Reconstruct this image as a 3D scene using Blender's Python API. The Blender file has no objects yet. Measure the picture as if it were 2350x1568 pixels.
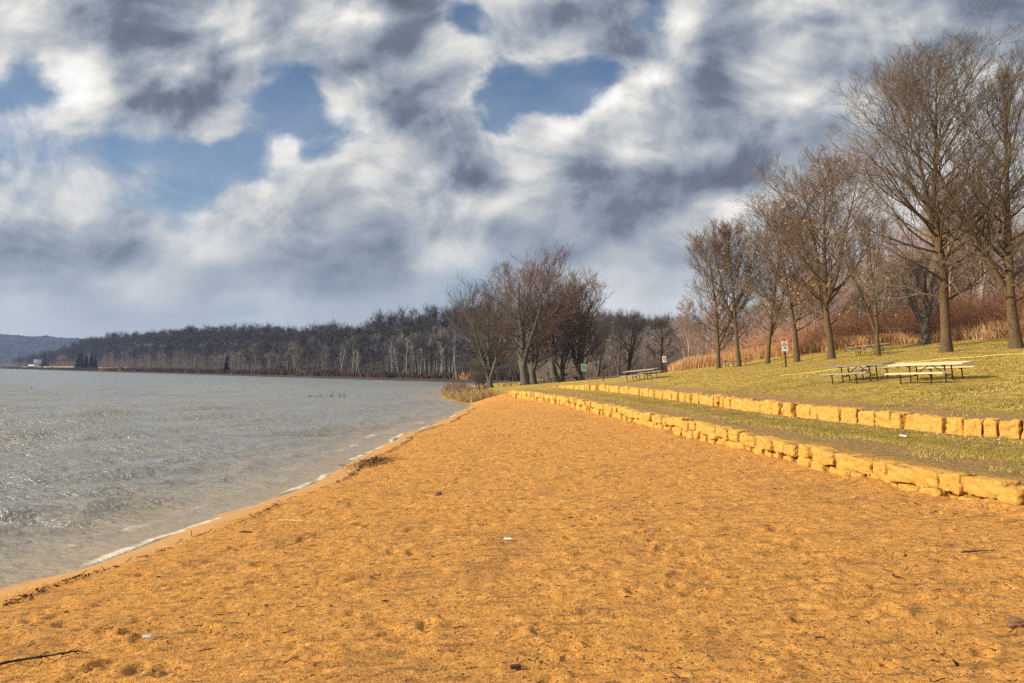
import bpy, math, random
import numpy as np
from mathutils import Matrix, Vector, Euler

# ------------------------------------------------------------------ camera, world, sun
SC = bpy.context.scene
COL = SC.collection
R = math.radians
CAM_Z = 3.2
F = 1955.0                      # focal length in units of a 2350 px wide picture
PITCH, ROLL = 1.846, 0.25
cam_d = bpy.data.cameras.new("camera"); cam = bpy.data.objects.new("camera", cam_d); COL.objects.link(cam)
cam_d.sensor_width = 36.0; cam_d.lens = 18.0 / (1175.0 / F)
cam_d.clip_start = 0.1; cam_d.clip_end = 20000
CAMR = Matrix.Rotation(R(90 + PITCH), 3, 'X') @ Matrix.Rotation(R(ROLL), 3, 'Z')
cam.matrix_world = Matrix.Translation((0, 0, CAM_Z)) @ CAMR.to_4x4()
SC.camera = cam
SC.view_settings.view_transform = 'Standard'; SC.view_settings.look = 'None'
SC.view_settings.exposure = 0.5; SC.view_settings.gamma = 1.0
SUN_EL, SUN_AZ = 27.0, -104.0   # azimuth clockwise from +Y; the sun stands to the left, a little behind the camera
SUN_POWER = 5.0
sd = bpy.data.lights.new("sun", 'SUN'); sd.energy = SUN_POWER; sd.angle = R(0.6); sd.color = (1.0, 0.86, 0.66)
so = bpy.data.objects.new("sun", sd); COL.objects.link(so)
sv = Vector((math.sin(R(SUN_AZ)) * math.cos(R(SUN_EL)), math.cos(R(SUN_AZ)) * math.cos(R(SUN_EL)), math.sin(R(SUN_EL))))
so.rotation_euler = sv.to_track_quat('Z', 'Y').to_euler(); so.location = (-60, -20, 60)
SC.cycles.max_bounces = 6; SC.cycles.diffuse_bounces = 2; SC.cycles.glossy_bounces = 3
SC.cycles.transparent_max_bounces = 6; SC.cycles.volume_bounces = 0
SC.cycles.use_adaptive_sampling = True; SC.cycles.adaptive_threshold = 0.01
SC.cycles.use_denoising = False
SC.render.filter_size = 1.05


def ray(u, v):
    return CAMR @ Vector(((u - 1175) / F, -(v - 784) / F, -1.0))


def at(u, v, Y):
    """the point of the place that lies Y metres ahead along the sight line u, v"""
    d = ray(u, v)
    return Vector((0, 0, CAM_Z)) + d * (Y / d.y)


def azel(u, v):
    d = ray(u, v).normalized()
    return math.atan2(d.x, d.y), math.asin(d.z)


class N:
    """small helper round a node tree"""
    def __init__(s, nt): s.nt = nt; s.k = 0
    def new(s, t, **kw):
        n = s.nt.nodes.new(t)
        for k, v in kw.items():
            if hasattr(n, k): setattr(n, k, v)
        return n
    def link(s, a, b): s.nt.links.new(a, b)
    def put(s, sock, v):
        if v is None: return
        if hasattr(v, 'is_linked') or isinstance(v, bpy.types.NodeSocket): s.link(v, sock)
        else: sock.default_value = v
    def math(s, op, a, b=None, c=None, clamp=False):
        n = s.new('ShaderNodeMath', operation=op); n.use_clamp = clamp
        s.put(n.inputs[0], a)
        if b is not None: s.put(n.inputs[1], b)
        if c is not None: s.put(n.inputs[2], c)
        return n.outputs[0]
    def vmath(s, op, a, b=None, c=None):
        n = s.new('ShaderNodeVectorMath', operation=op)
        s.put(n.inputs[0], a)
        if b is not None: s.put(n.inputs[1], b)
        if c is not None: s.put(n.inputs[2], c)
        return n.outputs[0]
    def scale(s, a, k):
        n = s.new('ShaderNodeVectorMath', operation='SCALE'); s.put(n.inputs[0], a); s.put(n.inputs[3], k); return n.outputs[0]
    def noise(s, vec, scale=5, detail=4, rough=0.55, dist=0.0, out='Fac', lac=2.0):
        n = s.new('ShaderNodeTexNoise'); s.put(n.inputs['Vector'], vec); n.inputs['Scale'].default_value = scale
        n.inputs['Detail'].default_value = detail; n.inputs['Roughness'].default_value = rough
        n.inputs['Distortion'].default_value = dist; n.inputs['Lacunarity'].default_value = lac
        return n.outputs[0] if out == 'Fac' else n.outputs[1]
    def mix(s, f, a, b):
        n = s.new('ShaderNodeMix', data_type='RGBA'); s.put(n.inputs[0], f); s.put(n.inputs[6], a); s.put(n.inputs[7], b)
        return n.outputs[2]
    def ramp(s, f, stops, interp='LINEAR'):
        n = s.new('ShaderNodeValToRGB'); s.put(n.inputs[0], f); cr = n.color_ramp; cr.interpolation = interp
        while len(cr.elements) > 1: cr.elements.remove(cr.elements[-1])
        for i, (p, c) in enumerate(stops):
            e = cr.elements[0] if i == 0 else cr.elements.new(p)
            e.position = p; e.color = (*c, 1) if len(c) == 3 else c
        return n.outputs[0]
    def step(s, x, a, b):
        n = s.new('ShaderNodeMapRange', interpolation_type='SMOOTHSTEP'); s.put(n.inputs[0], x)
        n.inputs[1].default_value = a; n.inputs[2].default_value = b; return n.outputs[0]
    def attr(s, name):
        n = s.new('ShaderNodeAttribute', attribute_name=name); return n.outputs['Fac']
    def pos(s): return s.new('ShaderNodeNewGeometry').outputs['Position']


# The sky in front of the beach: 13 bands of cloud from high to low, 32 stations each from left to right.
# SHADE: 0 darkest cloud .. 9 brightest; OPEN: 0 closed cloud .. 9 clear blue.
SHADE = [[.75,.55,.40,.42,.40,.50,.68,.76, .50,.60,.76,.72,.36,.40,.50,.62, .50,.38,.32,.35,.42,.72,.50,.55, .60,.48,.58,.65,.62,.55,.42,.35],
         [.62,.62,.50,.34,.36,.40,.50,.60, .48,.50,.55,.48,.30,.55,.68,.60, .55,.68,.45,.36,.33,.66,.42,.50, .70,.62,.55,.55,.50,.40,.36,.42],
         [.60,.74,.74,.45,.50,.55,.42,.50, .55,.42,.32,.40,.42,.50,.58,.55, .46,.52,.46,.58,.80,.52,.40,.66, .66,.55,.45,.45,.55,.60,.65,.65],
         [.60,.62,.84,.58,.32,.32,.34,.55, .55,.55,.66,.62,.36,.48,.68,.58, .55,.60,.86,.66,.50,.50,.37,.55, .72,.66,.55,.55,.60,.65,.65,.65],
         [.66,.66,.66,.62,.58,.48,.52,.55, .74,.66,.66,.78,.38,.38,.46,.62, .58,.84,.62,.60,.58,.50,.42,.40, .42,.45,.50,.58,.62,.65,.65,.65],
         [.60,.60,.60,.60,.66,.60,.60,.60, .76,.68,.66,.62,.64,.44,.50,.64, .68,.58,.52,.68,.64,.64,.56,.40, .40,.45,.50,.60,.65,.65,.65,.65],
         [.58,.62,.64,.58,.55,.55,.58,.62, .58,.66,.60,.76,.58,.62,.34,.42, .76,.52,.34,.31,.31,.32,.34,.35, .48,.55,.60,.65,.70,.70,.70,.70],
         [.56,.62,.64,.55,.55,.55,.62,.60, .66,.60,.52,.60,.64,.66,.62,.66, .62,.55,.40,.33,.40,.56,.68,.72, .75,.75,.75,.75,.75,.75,.75,.75],
         [.42,.48,.52,.56,.62,.55,.64,.56, .52,.48,.50,.50,.50,.56,.56,.48, .46,.50,.48,.45,.58,.64,.62,.66, .72,.72,.72,.72,.72,.72,.72,.72],
         [.42,.42,.47,.38,.43,.62,.70,.64, .55,.45,.42,.42,.45,.70,.68,.46, .42,.42,.50,.62,.50,.50,.55,.60, .65,.65,.65,.65,.65,.65,.65,.65],
         [.55,.52,.53,.64,.70,.62,.58,.60, .55,.46,.42,.42,.43,.50,.52,.52, .50,.62,.74,.70,.62,.62,.66,.66, .66,.66,.66,.66,.66,.66,.66,.66],
         [.66,.60,.56,.56,.58,.58,.56,.58, .60,.57,.55,.55,.55,.55,.58,.62, .70,.78,.84,.80,.76,.76,.74,.72, .70,.70,.70,.70,.70,.70,.70,.70],
         [.70,.68,.66,.66,.66,.66,.66,.66, .68,.68,.68,.68,.68,.68,.70,.72, .74,.76,.78,.78,.78,.76,.74,.72, .70,.70,.70,.70,.70,.70,.70,.70]]
OPEN = ["00000000000000620000400000000000",
        "00000000000000020000200000000000",
        "60000000550000085472000000000000",
        "87000003992000099940000000000000",
        "43332002675300072000000000000000",
        "45566789042000000000000000000000",
        "22344676300000000000000000000000",
        "21144561000000000000000000000000",
        "00000300000000000000000000000000",
        "00000000000000022000001000000000",
        "00000000000002331000011000000000",
        "11111112222223331000011000000000",
        "11111111222222220000000000000000"]


def make_world():
    w = bpy.data.worlds.new("World"); SC.world = w; w.use_nodes = True
    w.cycles.sampling_method = 'MANUAL'; w.cycles.sample_map_resolution = 256
    nt = w.node_tree; nt.nodes.clear(); n = N(nt)
    out = n.new('ShaderNodeOutputWorld'); bg = n.new('ShaderNodeBackground'); bg.inputs[1].default_value = 0.1
    n.link(bg.outputs[0], out.inputs[0])
    sky = n.new('ShaderNodeTexSky', sky_type='NISHITA'); sky.sun_disc = False
    sky.sun_elevation = R(SUN_EL); sky.sun_rotation = R(SUN_AZ); sky.air_density = 1.0; sky.dust_density = 0.6; sky.ozone_density = 2.0
    tc = n.new('ShaderNodeTexCoord'); d = tc.outputs['Generated']
    sp = n.new('ShaderNodeSeparateXYZ'); n.link(d, sp.inputs[0])
    dx, dy, dz = sp.outputs
    ady = n.math('MAXIMUM', n.math('ABSOLUTE', dy), 0.25)
    cb = n.new('ShaderNodeCombineXYZ'); n.link(n.math('DIVIDE', dx, ady), cb.inputs[0]); n.link(n.math('DIVIDE', dz, ady), cb.inputs[1])
    q = cb.outputs[0]                                   # bearing and height of the cloud, as tangents
    sq = n.vmath('MULTIPLY', q, (1.0, 1.25, 1.0))
    elv = n.math('ARCSINE', dz); az_ = n.math('DIVIDE', dx, ady)

    def curl(vec, sc, amt, det, rough=.6):
        c = n.noise(sq, sc, det, rough, out='Color')
        c = n.vmath('SUBTRACT', c, (0.5, 0.5, 0.5))
        return n.vmath('ADD', vec, n.vmath('MULTIPLY', c, (amt, amt * 0.8, 0)))

    def chart(vec):
        v = n.new('ShaderNodeSeparateXYZ'); n.link(vec, v.inputs[0])
        fx = n.math('PINGPONG', n.math('MULTIPLY_ADD', v.outputs[0], F / 73.4 / 31, (1175 - 37) / 73.4 / 31), 1.0)
        fy = n.math('MULTIPLY_ADD', v.outputs[1], -F / 62.0, (847 - 31) / 62.0)
        fy = n.math('MINIMUM', n.math('ABSOLUTE', fy), 12.0)
        acc = None
        for j in range(13):
            stops = [(i / 31, (SHADE[j][i], int(OPEN[j][i]) / 9.0, 0)) for i in range(32)]
            c = n.ramp(fx, stops, 'CARDINAL')
            wgt = n.math('SUBTRACT', 1.0, n.math('ABSOLUTE', n.math('SUBTRACT', fy, float(j))), clamp=True)
            wgt = n.math('MULTIPLY', n.math('MULTIPLY', wgt, wgt), n.math('MULTIPLY_ADD', wgt, -2.0, 3.0))
            k = n.scale(c, wgt); acc = k if acc is None else n.vmath('ADD', acc, k)
        v = n.new('ShaderNodeSeparateXYZ'); n.link(acc, v.inputs[0])
        return v.outputs[0], v.outputs[1]
    q1 = curl(q, 6.5, 0.068, 8.0, .60)                  # one fractal curl breaks up both the openings and the shading
    sh, _ = chart(q1)
    q2 = curl(q1, 30.0, 0.022, 6.0, .65)
    _, op = chart(q2)
    low = n.step(elv, 0.03, 0.20)

    def field(off):                                     # cloud density: the same field roughens the edges and casts the relief
        return n.noise(n.vmath('ADD', sq, off), 8.5, 8.0, .56, .35)
    f0 = field((0, 0, 0)); f1 = field((-.010, .014, 0)); f2 = field((-.030, .040, 0))
    dens = n.math('SUBTRACT', f0, 0.5)
    op = n.math('MULTIPLY_ADD', dens, n.math('MULTIPLY', n.step(op, 0.02, 0.3), -1.5), op)
    soft = n.step(az_, -.22, -.42)                      # thin wisps on the left, firm cumulus edges elsewhere
    bl1 = n.step(op, 0.02, 0.62); bl2 = n.step(op, 0.0, .76)
    blue = n.math('ADD', n.math('MULTIPLY', bl1, n.math('SUBTRACT', 1.0, soft)), n.math('MULTIPLY', bl2, soft))
    sh = n.math('MULTIPLY_ADD', sh, 1.12, -.085)
    sh = n.math('MULTIPLY_ADD', n.math('SUBTRACT', 1.0, n.step(elv, 0.05, 0.24)), -.01, sh)
    amp = n.math('MULTIPLY_ADD', low, .8, .2)
    sh = n.math('MULTIPLY_ADD', n.math('SUBTRACT', f0, f1), n.math('MULTIPLY', amp, .75), sh)
    sh = n.math('MULTIPLY_ADD', n.math('SUBTRACT', f0, f2), n.math('MULTIPLY', amp, .45), sh)
    thin = n.math('MULTIPLY', n.step(op, -.05, .22), .09)
    sh = n.math('ADD', sh, thin)
    K = 7.7
    cl = n.ramp(sh, [(.14, (.12, .13, .165)), (.30, (.155, .185, .24)), (.42, (.270, .305, .365)), (.52, (.37, .405, .45)), (.64, (.55, .56, .565)), (.80, (.80, .78, .74)), (.95, (1.0, .98, .95))])
    cl = n.scale(cl, K)
    hz = n.math('SUBTRACT', 1.0, n.step(elv, 0.03, 0.34))
    skyc = n.vmath('MULTIPLY', sky.outputs[0], (0.44, 0.56, 0.68))
    skyc = n.mix(n.math('MULTIPLY', hz, 0.50), skyc, (2.2, 3.3, 4.4, 1))
    col = n.mix(n.math('MULTIPLY', blue, 0.86), cl, skyc)
    veil = n.math('MULTIPLY', n.math('SUBTRACT', 1.0, n.step(elv, -0.02, 0.20)), 0.45)
    col = n.mix(veil, col, (2.85, 3.75, 4.6, 1))
    n.link(col, bg.inputs[0])


make_world()

# ------------------------------------------------------------------ object helpers
def tag(o, label=None, cat=None, group=None, kind=None):
    if label: o['label'] = label
    if cat: o['category'] = cat
    if group: o['group'] = group
    if kind: o['kind'] = kind
    return o


def empty(name, loc=(0, 0, 0), rz=0.0):
    o = bpy.data.objects.new(name, None); COL.objects.link(o); o.location = loc; o.rotation_euler = (0, 0, rz)
    o.empty_display_size = 0.3
    return o


def mesh_obj(name, V, Fq, mat, parent=None, smooth=False, attrs=None, mats=None, midx=None):
    """V (n,3); Fq an int array (m,3) or (m,4), or a list of such arrays"""
    me = bpy.data.meshes.new(name)
    if not (isinstance(Fq, list) and isinstance(Fq[0], np.ndarray)): Fq = [Fq]
    Fq = [np.asarray(f, dtype=np.int32) for f in Fq if len(f)]
    V = np.asarray(V, dtype=np.float32)
    me.vertices.add(len(V)); me.vertices.foreach_set('co', V.ravel())
    li = np.concatenate([f.ravel() for f in Fq]); cnt = np.concatenate([np.full(len(f), f.shape[1], np.int32) for f in Fq])
    st = np.concatenate([[0], np.cumsum(cnt)[:-1]]).astype(np.int32)
    me.loops.add(len(li)); me.loops.foreach_set('vertex_index', li.astype(np.int32))
    me.polygons.add(len(cnt)); me.polygons.foreach_set('loop_start', st)
    if midx is not None: me.polygons.foreach_set('material_index', np.asarray(midx, np.int32))
    me.polygons.foreach_set('use_smooth', np.full(len(cnt), smooth, dtype=bool))
    for k, a in (attrs or {}).items():
        at_ = me.attributes.new(k, 'FLOAT', 'POINT'); at_.data.foreach_set('value', np.asarray(a, np.float32))
    me.update(calc_edges=True); me.validate()
    for m in (mats or [mat]): me.materials.append(m)
    o = bpy.data.objects.new(name, me); COL.objects.link(o)
    if parent is not None: o.parent = parent
    return o


class MB:
    """collects boxes and bars into one mesh"""
    def __init__(s): s.V = []; s.F = []; s.n = 0
    def add(s, V, Fc):
        s.V.append(np.asarray(V, float)); s.F.append(np.asarray(Fc, int) + s.n); s.n += len(V)
    def box(s, x0, x1, y0, y1, z0, z1, b=0.006):
        # box with chamfered long edges (an eight-sided section along its longest axis)
        L = [x1 - x0, y1 - y0, z1 - z0]; ax = int(np.argmax(L)); lo = [x0, y0, z0]; hi = [x1, y1, z1]
        o = [i for i in range(3) if i != ax]; a0, a1 = lo[o[0]], hi[o[0]]; b0, b1 = lo[o[1]], hi[o[1]]
        b = min(b, (a1 - a0) * .3, (b1 - b0) * .3)
        sec = [(a0 + b, b0), (a1 - b, b0), (a1, b0 + b), (a1, b1 - b), (a1 - b, b1), (a0 + b, b1), (a0, b1 - b), (a0, b0 + b)]
        V = []
        for e in (lo[ax], hi[ax]):
            for (p, q) in sec:
                v = [0, 0, 0]; v[ax] = e; v[o[0]] = p; v[o[1]] = q; V.append(v)
        s.add(V, [[i, (i + 1) % 8, 8 + (i + 1) % 8, 8 + i] for i in range(8)])
        for k in (0, 8): s.F.append(np.array([[k, k + 1, k + 2, k + 3], [k, k + 3, k + 4, k + 7], [k + 7, k + 4, k + 5, k + 6]]) + s.n - 16)
    def bar(s, p, q, r, n=8, r2=None):
        p = np.array(p, float); q = np.array(q, float); r2 = r if r2 is None else r2
        P = np.array([[p, q]]); V, Fc = tubes(P, np.array([[r, r2]]), n)
        s.add(V, Fc)
        for k, rev in ((0, 1), (n, 0)):
            idx = list(range(k, k + n)); idx = idx[::-1] if rev else idx
            for i in range(1, n - 1, 2):
                a = [idx[0], idx[i], idx[i + 1], idx[min(i + 2, n - 1)]]
                if a[3] == a[2]: continue
                s.F.append(np.array([a]) + s.n - 2 * n)
    def build(s, name, mat, parent=None, smooth=False):
        return mesh_obj(name, np.concatenate(s.V), np.concatenate(s.F), mat, parent, smooth)


def tubes(P, Rr, n):
    """P (N,K,3) polylines, Rr (N,K) radii -> vertices, quads"""
    P = np.asarray(P, float); Nn, K, _ = P.shape
    T = np.empty_like(P); T[:, 1:-1] = P[:, 2:] - P[:, :-2]; T[:, 0] = P[:, 1] - P[:, 0]; T[:, -1] = P[:, -1] - P[:, -2]
    T /= np.linalg.norm(T, axis=2, keepdims=True) + 1e-9
    ref = np.where(np.abs(T[:, :1, 2:3]) < 0.9, np.array([0, 0, 1.0]), np.array([1.0, 0, 0]))
    A = np.cross(T, np.broadcast_to(ref, T.shape)); A /= np.linalg.norm(A, axis=2, keepdims=True) + 1e-9
    B = np.cross(T, A)
    th = np.arange(n) * 2 * np.pi / n
    V = P[:, :, None, :] + Rr[:, :, None, None] * (np.cos(th)[None, None, :, None] * A[:, :, None, :] + np.sin(th)[None, None, :, None] * B[:, :, None, :])
    i = np.arange(Nn)[:, None, None] * K * n; k = np.arange(K - 1)[None, :, None] * n; a = np.arange(n)[None, None, :]; b = (np.arange(n) + 1)[None, None, :] % n
    Fq = np.stack([i + k + a, i + k + b, i + k + n + b, i + k + n + a], axis=-1).reshape(-1, 4)
    return V.reshape(-1, 3), Fq


def ribbons(P0, P1, w0, w1, rng):
    """flat thin blades from P0 to P1 (N,3)"""
    D = P1 - P0; S = np.cross(D, rng.normal(size=D.shape)); S /= np.linalg.norm(S, axis=1, keepdims=True) + 1e-9
    V = np.stack([P0 - S * w0[:, None], P0 + S * w0[:, None], P1 + S * w1[:, None], P1 - S * w1[:, None]], 1).reshape(-1, 3)
    return V, np.arange(len(V)).reshape(-1, 4)


def vnoise(x, y, seed=0):
    """smooth value noise on a unit lattice, about -1..1"""
    xi = np.floor(x).astype(np.int64); yi = np.floor(y).astype(np.int64); fx = x - xi; fy = y - yi
    fx = fx * fx * fx * (fx * (fx * 6 - 15) + 10); fy = fy * fy * fy * (fy * (fy * 6 - 15) + 10)
    def h(a, b):
        n = (a * 374761393 + b * 668265263 + seed * 974634777) & 0x7fffffff
        n = ((n ^ (n >> 13)) * 1274126177) & 0x7fffffff
        n = (n ^ (n >> 16)) & 0xffff
        return n / 32767.5 - 1
    return (h(xi, yi) * (1 - fx) + h(xi + 1, yi) * fx) * (1 - fy) + (h(xi, yi + 1) * (1 - fx) + h(xi + 1, yi + 1) * fx) * fy


def fbm(x, y, seed=0, oct=4, gain=.5):
    s = 0; a = 1; t = 0
    for o in range(oct):
        s = s + a * vnoise(x * 2 ** o + 17.3 * o, y * 2 ** o - 9.1 * o, seed + o); t += a; a *= gain
    return s / t


def sstep(x, a, b):
    t = np.clip((x - a) / (b - a), 0, 1); return t * t * (3 - 2 * t)


# ------------------------------------------------------------------ materials
def new_mat(name, rough=0.8, spec=0.3):
    m = bpy.data.materials.new(name); m.use_nodes = True; nt = m.node_tree
    b = nt.nodes['Principled BSDF']; b.inputs['Roughness'].default_value = rough; b.inputs['Specular IOR Level'].default_value = spec
    return m, N(nt), b


def bump(n, b, h, strength=0.5, dist=0.02):
    k = n.new('ShaderNodeBump'); k.inputs['Strength'].default_value = strength; k.inputs['Distance'].default_value = dist
    n.link(h, k.inputs['Height']); n.link(k.outputs[0], b.inputs['Normal'])


def noisy(name, c0, c1, scale=8, rough=.8, bstr=.3, bdist=.01, stretch=(1, 1, 1), detail=5, spec=.25, obj=True):
    m, n, b = new_mat(name, rough, spec)
    tc = n.new('ShaderNodeTexCoord').outputs['Object'] if obj else n.pos()
    v = n.vmath('MULTIPLY', tc, stretch)
    f = n.noise(v, scale, detail, .65)
    n.link(n.ramp(f, [(.3, c0), (.7, c1)]), b.inputs['Base Color'])
    if bstr: bump(n, b, f, bstr, bdist)
    return m


def sand_mat():
    m, n, b = new_mat("beach sand", .9, .2)
    p = n.pos()
    f1 = n.noise(p, 0.9, 5, .6); f2 = n.noise(n.vmath('MULTIPLY', p, (1, .8, 1)), 9, 5, .7); f3 = n.noise(p, 45, 3, .7); f4 = n.noise(p, 26, 2, .5)
    c = n.ramp(f2, [(.28, (.27, .120, .028)), (.40, (.53, .25, .054)), (.53, (.68, .315, .066)), (.72, (.90, .48, .13))])
    c = n.mix(n.math('MULTIPLY', n.step(f1, .50, .68), .55), c, (.40, .195, .055, 1))
    fs = n.noise(n.vmath('MULTIPLY', p, (.5, 1.6, 1)), 4.0, 6, .7)
    c = n.mix(n.math('MULTIPLY', n.step(fs, .51, .65), .66), c, (.17, .080, .029, 1))      # darker brown streaks for contrast
    c = n.mix(n.math('MULTIPLY', n.step(f3, .58, .68), .8), c, (.95, .68, .36, 1))           # scattered pale flecks
    c = n.mix(n.math('MULTIPLY', n.step(f4, .42, .33), .9), c, (.13, .065, .025, 1))         # dark bits
    wet = n.attr('wet')
    c = n.mix(n.math('MULTIPLY', wet, .8), c, (.42, .235, .085, 1))
    # grassy mask where the bank begins
    g = n.attr('grass')
    gn = n.noise(p, 3.0, 5, .7)
    gm = n.step(n.math('ADD', g, n.math('MULTIPLY', n.math('SUBTRACT', gn, .5), .9)), .45, .62)
    gc = n.ramp(n.noise(p, 6, 5, .7), [(.3, (.16, .15, .03)), (.55, (.34, .25, .07)), (.75, (.46, .33, .12))])
    c = n.mix(gm, c, gc)
    n.link(c, b.inputs['Base Color'])
    n.link(n.math('MULTIPLY_ADD', wet, -.3, .92), b.inputs['Roughness'])
    h = n.math('ADD', n.math('MULTIPLY', n.noise(p, 14, 5, .7), 1.0), n.math('MULTIPLY', n.noise(p, 70, 3, .6), .35))
    k = n.new('ShaderNodeBump'); k.inputs['Distance'].default_value = .09
    n.link(n.math('MULTIPLY_ADD', wet, -.85, 1.0), k.inputs['Strength']); n.link(h, k.inputs['Height']); n.link(k.outputs[0], b.inputs['Normal'])
    return m


def grass_mat():
    m, n, b = new_mat("winter lawn", .9, .1)
    p = n.pos()
    f1 = n.noise(p, .45, 7, .72); f2 = n.noise(p, 2.6, 8, .78); f3 = n.noise(p, 14, 4, .7)
    c = n.ramp(f2, [(.34, (.10, .085, .018)), (.42, (.28, .215, .042)), (.52, (.54, .365, .068)), (.64, (.82, .58, .16))])
    c = n.mix(n.math('MULTIPLY', n.step(f1, .57, .70), .45), c, (.17, .17, .025, 1))         # greener patches
    c = n.mix(n.math('MULTIPLY', n.step(f1, .51, .39), .75), c, n.ramp(f3, [(.3, (.20, .12, .05)), (.7, (.50, .32, .13))]))            # bare straw patches
    d = n.attr('dirt'); dn = n.step(n.math('ADD', d, n.math('MULTIPLY', n.math('SUBTRACT', f2, .5), 1.3)), .35, .7)
    c = n.mix(dn, c, n.ramp(f3, [(.3, (.22, .125, .05)), (.7, (.56, .35, .15))]))
    s = n.attr('sand'); sn = n.step(n.math('ADD', s, n.math('MULTIPLY', n.math('SUBTRACT', f2, .5), 1.2)), .42, .6)
    c = n.mix(sn, c, (.54, .29, .09, 1))
    g = n.attr('green'); gn = n.step(n.math('ADD', g, n.math('MULTIPLY', n.math('SUBTRACT', f2, .5), 1.2)), .4, .75)
    c = n.mix(n.math('MULTIPLY', gn, .8), c, n.ramp(f3, [(.3, (.060, .075, .014)), (.7, (.17, .175, .035))]))
    w = n.attr('wood')
    c = n.mix(w, c, n.ramp(f3, [(.3, (.09, .055, .03)), (.7, (.22, .13, .07))]))
    c = n.mix(n.math('MULTIPLY', n.step(f3, .58, .68), .7), c, (.82, .62, .25, 1))
    c = n.mix(n.math('MULTIPLY', n.step(f3, .44, .32), .6), c, (.085, .075, .02, 1))
    n.link(c, b.inputs['Base Color'])
    bump(n, b, n.math('ADD', n.noise(p, 18, 5, .75), n.math('MULTIPLY', f2, 1.4)), 1.0, .12)
    return m


def water_mat():
    m, n, b = new_mat("lake water", .08, .5)
    b.inputs['IOR'].default_value = 1.33
    p = n.pos()
    sh = n.attr('shallow'); fo = n.attr('foam')
    c = n.mix(sh, (.225, .25, .255, 1), (.33, .255, .165, 1))
    v1 = n.vmath('MULTIPLY', p, (.8, 2.0, 1)); v2 = n.vmath('MULTIPLY', p, (.8, 2.6, 1))
    w1 = n.noise(v1, .55, 3, .55, .6); w2 = n.noise(v2, 2.4, 4, .6, .4); w3 = n.noise(v1, 9.0, 3, .6)
    h = n.math('ADD', n.math('MULTIPLY', w1, .9), n.math('ADD', n.math('MULTIPLY', w2, .60), n.math('MULTIPLY', w3, .13)))
    calm = n.math('MULTIPLY_ADD', sh, -.55, 1.0)
    k = n.new('ShaderNodeBump'); k.inputs['Distance'].default_value = .55
    n.link(n.math('MULTIPLY', calm, .9), k.inputs['Strength']); n.link(h, k.inputs['Height']); n.link(k.outputs[0], b.inputs['Normal'])
    fn = n.noise(p, 34, 5, .8); fn2 = n.noise(n.vmath('MULTIPLY', p, (1, .7, 1)), 4.0, 4, .65)
    f = n.step(n.math('MULTIPLY', fo, n.math('ADD', n.math('MULTIPLY', fn, 1.1), n.math('MULTIPLY', fn2, .9))), .66, 1.02)
    c = n.mix(n.math('MULTIPLY', f, .68), c, (.78, .71, .58, 1))
    n.link(c, b.inputs['Base Color'])
    n.link(n.math('MULTIPLY_ADD', f, .5, .20), b.inputs['Roughness'])
    return m


def stone_mat():
    m, n, b = new_mat("yellow sandstone", .85, .2)
    p = n.pos(); oi = n.new('ShaderNodeObjectInfo').outputs['Random']
    f = n.noise(p, 7, 6, .7); f2 = n.noise(p, 1.3, 3, .5); f3 = n.noise(n.vmath('MULTIPLY', p, (1, 1, .45)), 20, 5, .7)
    c = n.ramp(f, [(.26, (.34, .160, .030)), (.42, (.62, .345, .075)), (.60, (.69, .395, .090)), (.82, (.77, .52, .20))])
    c = n.mix(n.math('MULTIPLY', n.step(f2, .5, .7), .5), c, (.58, .30, .07, 1))
    c = n.mix(n.math('MULTIPLY', oi, .25), c, (.52, .27, .06, 1))
    c = n.mix(n.math('MULTIPLY', n.step(f3, .45, .30), .7), c, (.24, .11, .03, 1))
    n.link(c, b.inputs['Base Color'])
    bump(n, b, n.math('ADD', n.math('MULTIPLY', f, 1.2), n.math('MULTIPLY', f3, .8)), 1.0, .06)
    return m


def tint_mat(name, stops, rough=.85):
    m, n, b = new_mat(name, rough, .15)
    n.link(n.ramp(n.attr('tint'), stops), b.inputs['Base Color'])
    return m


def bark_mat(name, c0, c1, lichen=None, scale=6):
    m, n, b = new_mat(name, .9, .1)
    tc = n.new('ShaderNodeTexCoord').outputs['Object']
    v = n.vmath('MULTIPLY', tc, (3.2, 3.2, .8))
    f = n.noise(v, scale, 5, .7)
    c = n.ramp(f, [(.3, c0), (.68, c1)])
    if lichen:
        f2 = n.noise(tc, 1.7, 4, .6)
        c = n.mix(n.math('MULTIPLY', n.step(f2, .52, .66), .6), c, (*lichen, 1))
    n.link(c, b.inputs['Base Color'])
    bump(n, b, f, .8, .05)
    return m


M = {}
M['sand'] = sand_mat(); M['lawn'] = grass_mat(); M['water'] = water_mat(); M['stone'] = stone_mat()
M['bark'] = bark_mat("maple bark", (.050, .034, .021), (.195, .130, .072), (.13, .105, .055))
M['bark_grey'] = bark_mat("grey bark", (.055, .050, .045), (.165, .150, .125))
M['twig'] = bark_mat("maple twig", (.080, .064, .053), (.25, .20, .158), None, 2)
M['twig_warm'] = bark_mat("leafy maple twig", (.085, .060, .043), (.25, .172, .12), None, 2)
M['twig_red'] = bark_mat("budding twig", (.095, .064, .058), (.27, .18, .155), None, 2)
M['twig_grey'] = bark_mat("grey twig", (.08, .066, .056), (.22, .18, .15), None, 2)
M['wood_twig'] = noisy("hillside wood", (.20, .135, .110), (.46, .335, .275), .6, .9, 0)
M['wood_dark'] = noisy("back wood", (.15, .122, .108), (.34, .28, .235), .6, .9, 0)
M['shore_twig'] = noisy("far wood", (.036, .036, .046), (.095, .088, .098), .5, .9, 0)
M['shore_pale'] = noisy("far pale wood", (.13, .12, .112), (.26, .24, .21), .5, .9, 0)
M['birch'] = noisy("birch bark", (.20, .19, .18), (.40, .38, .35), 1.5, .8, 0)
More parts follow.
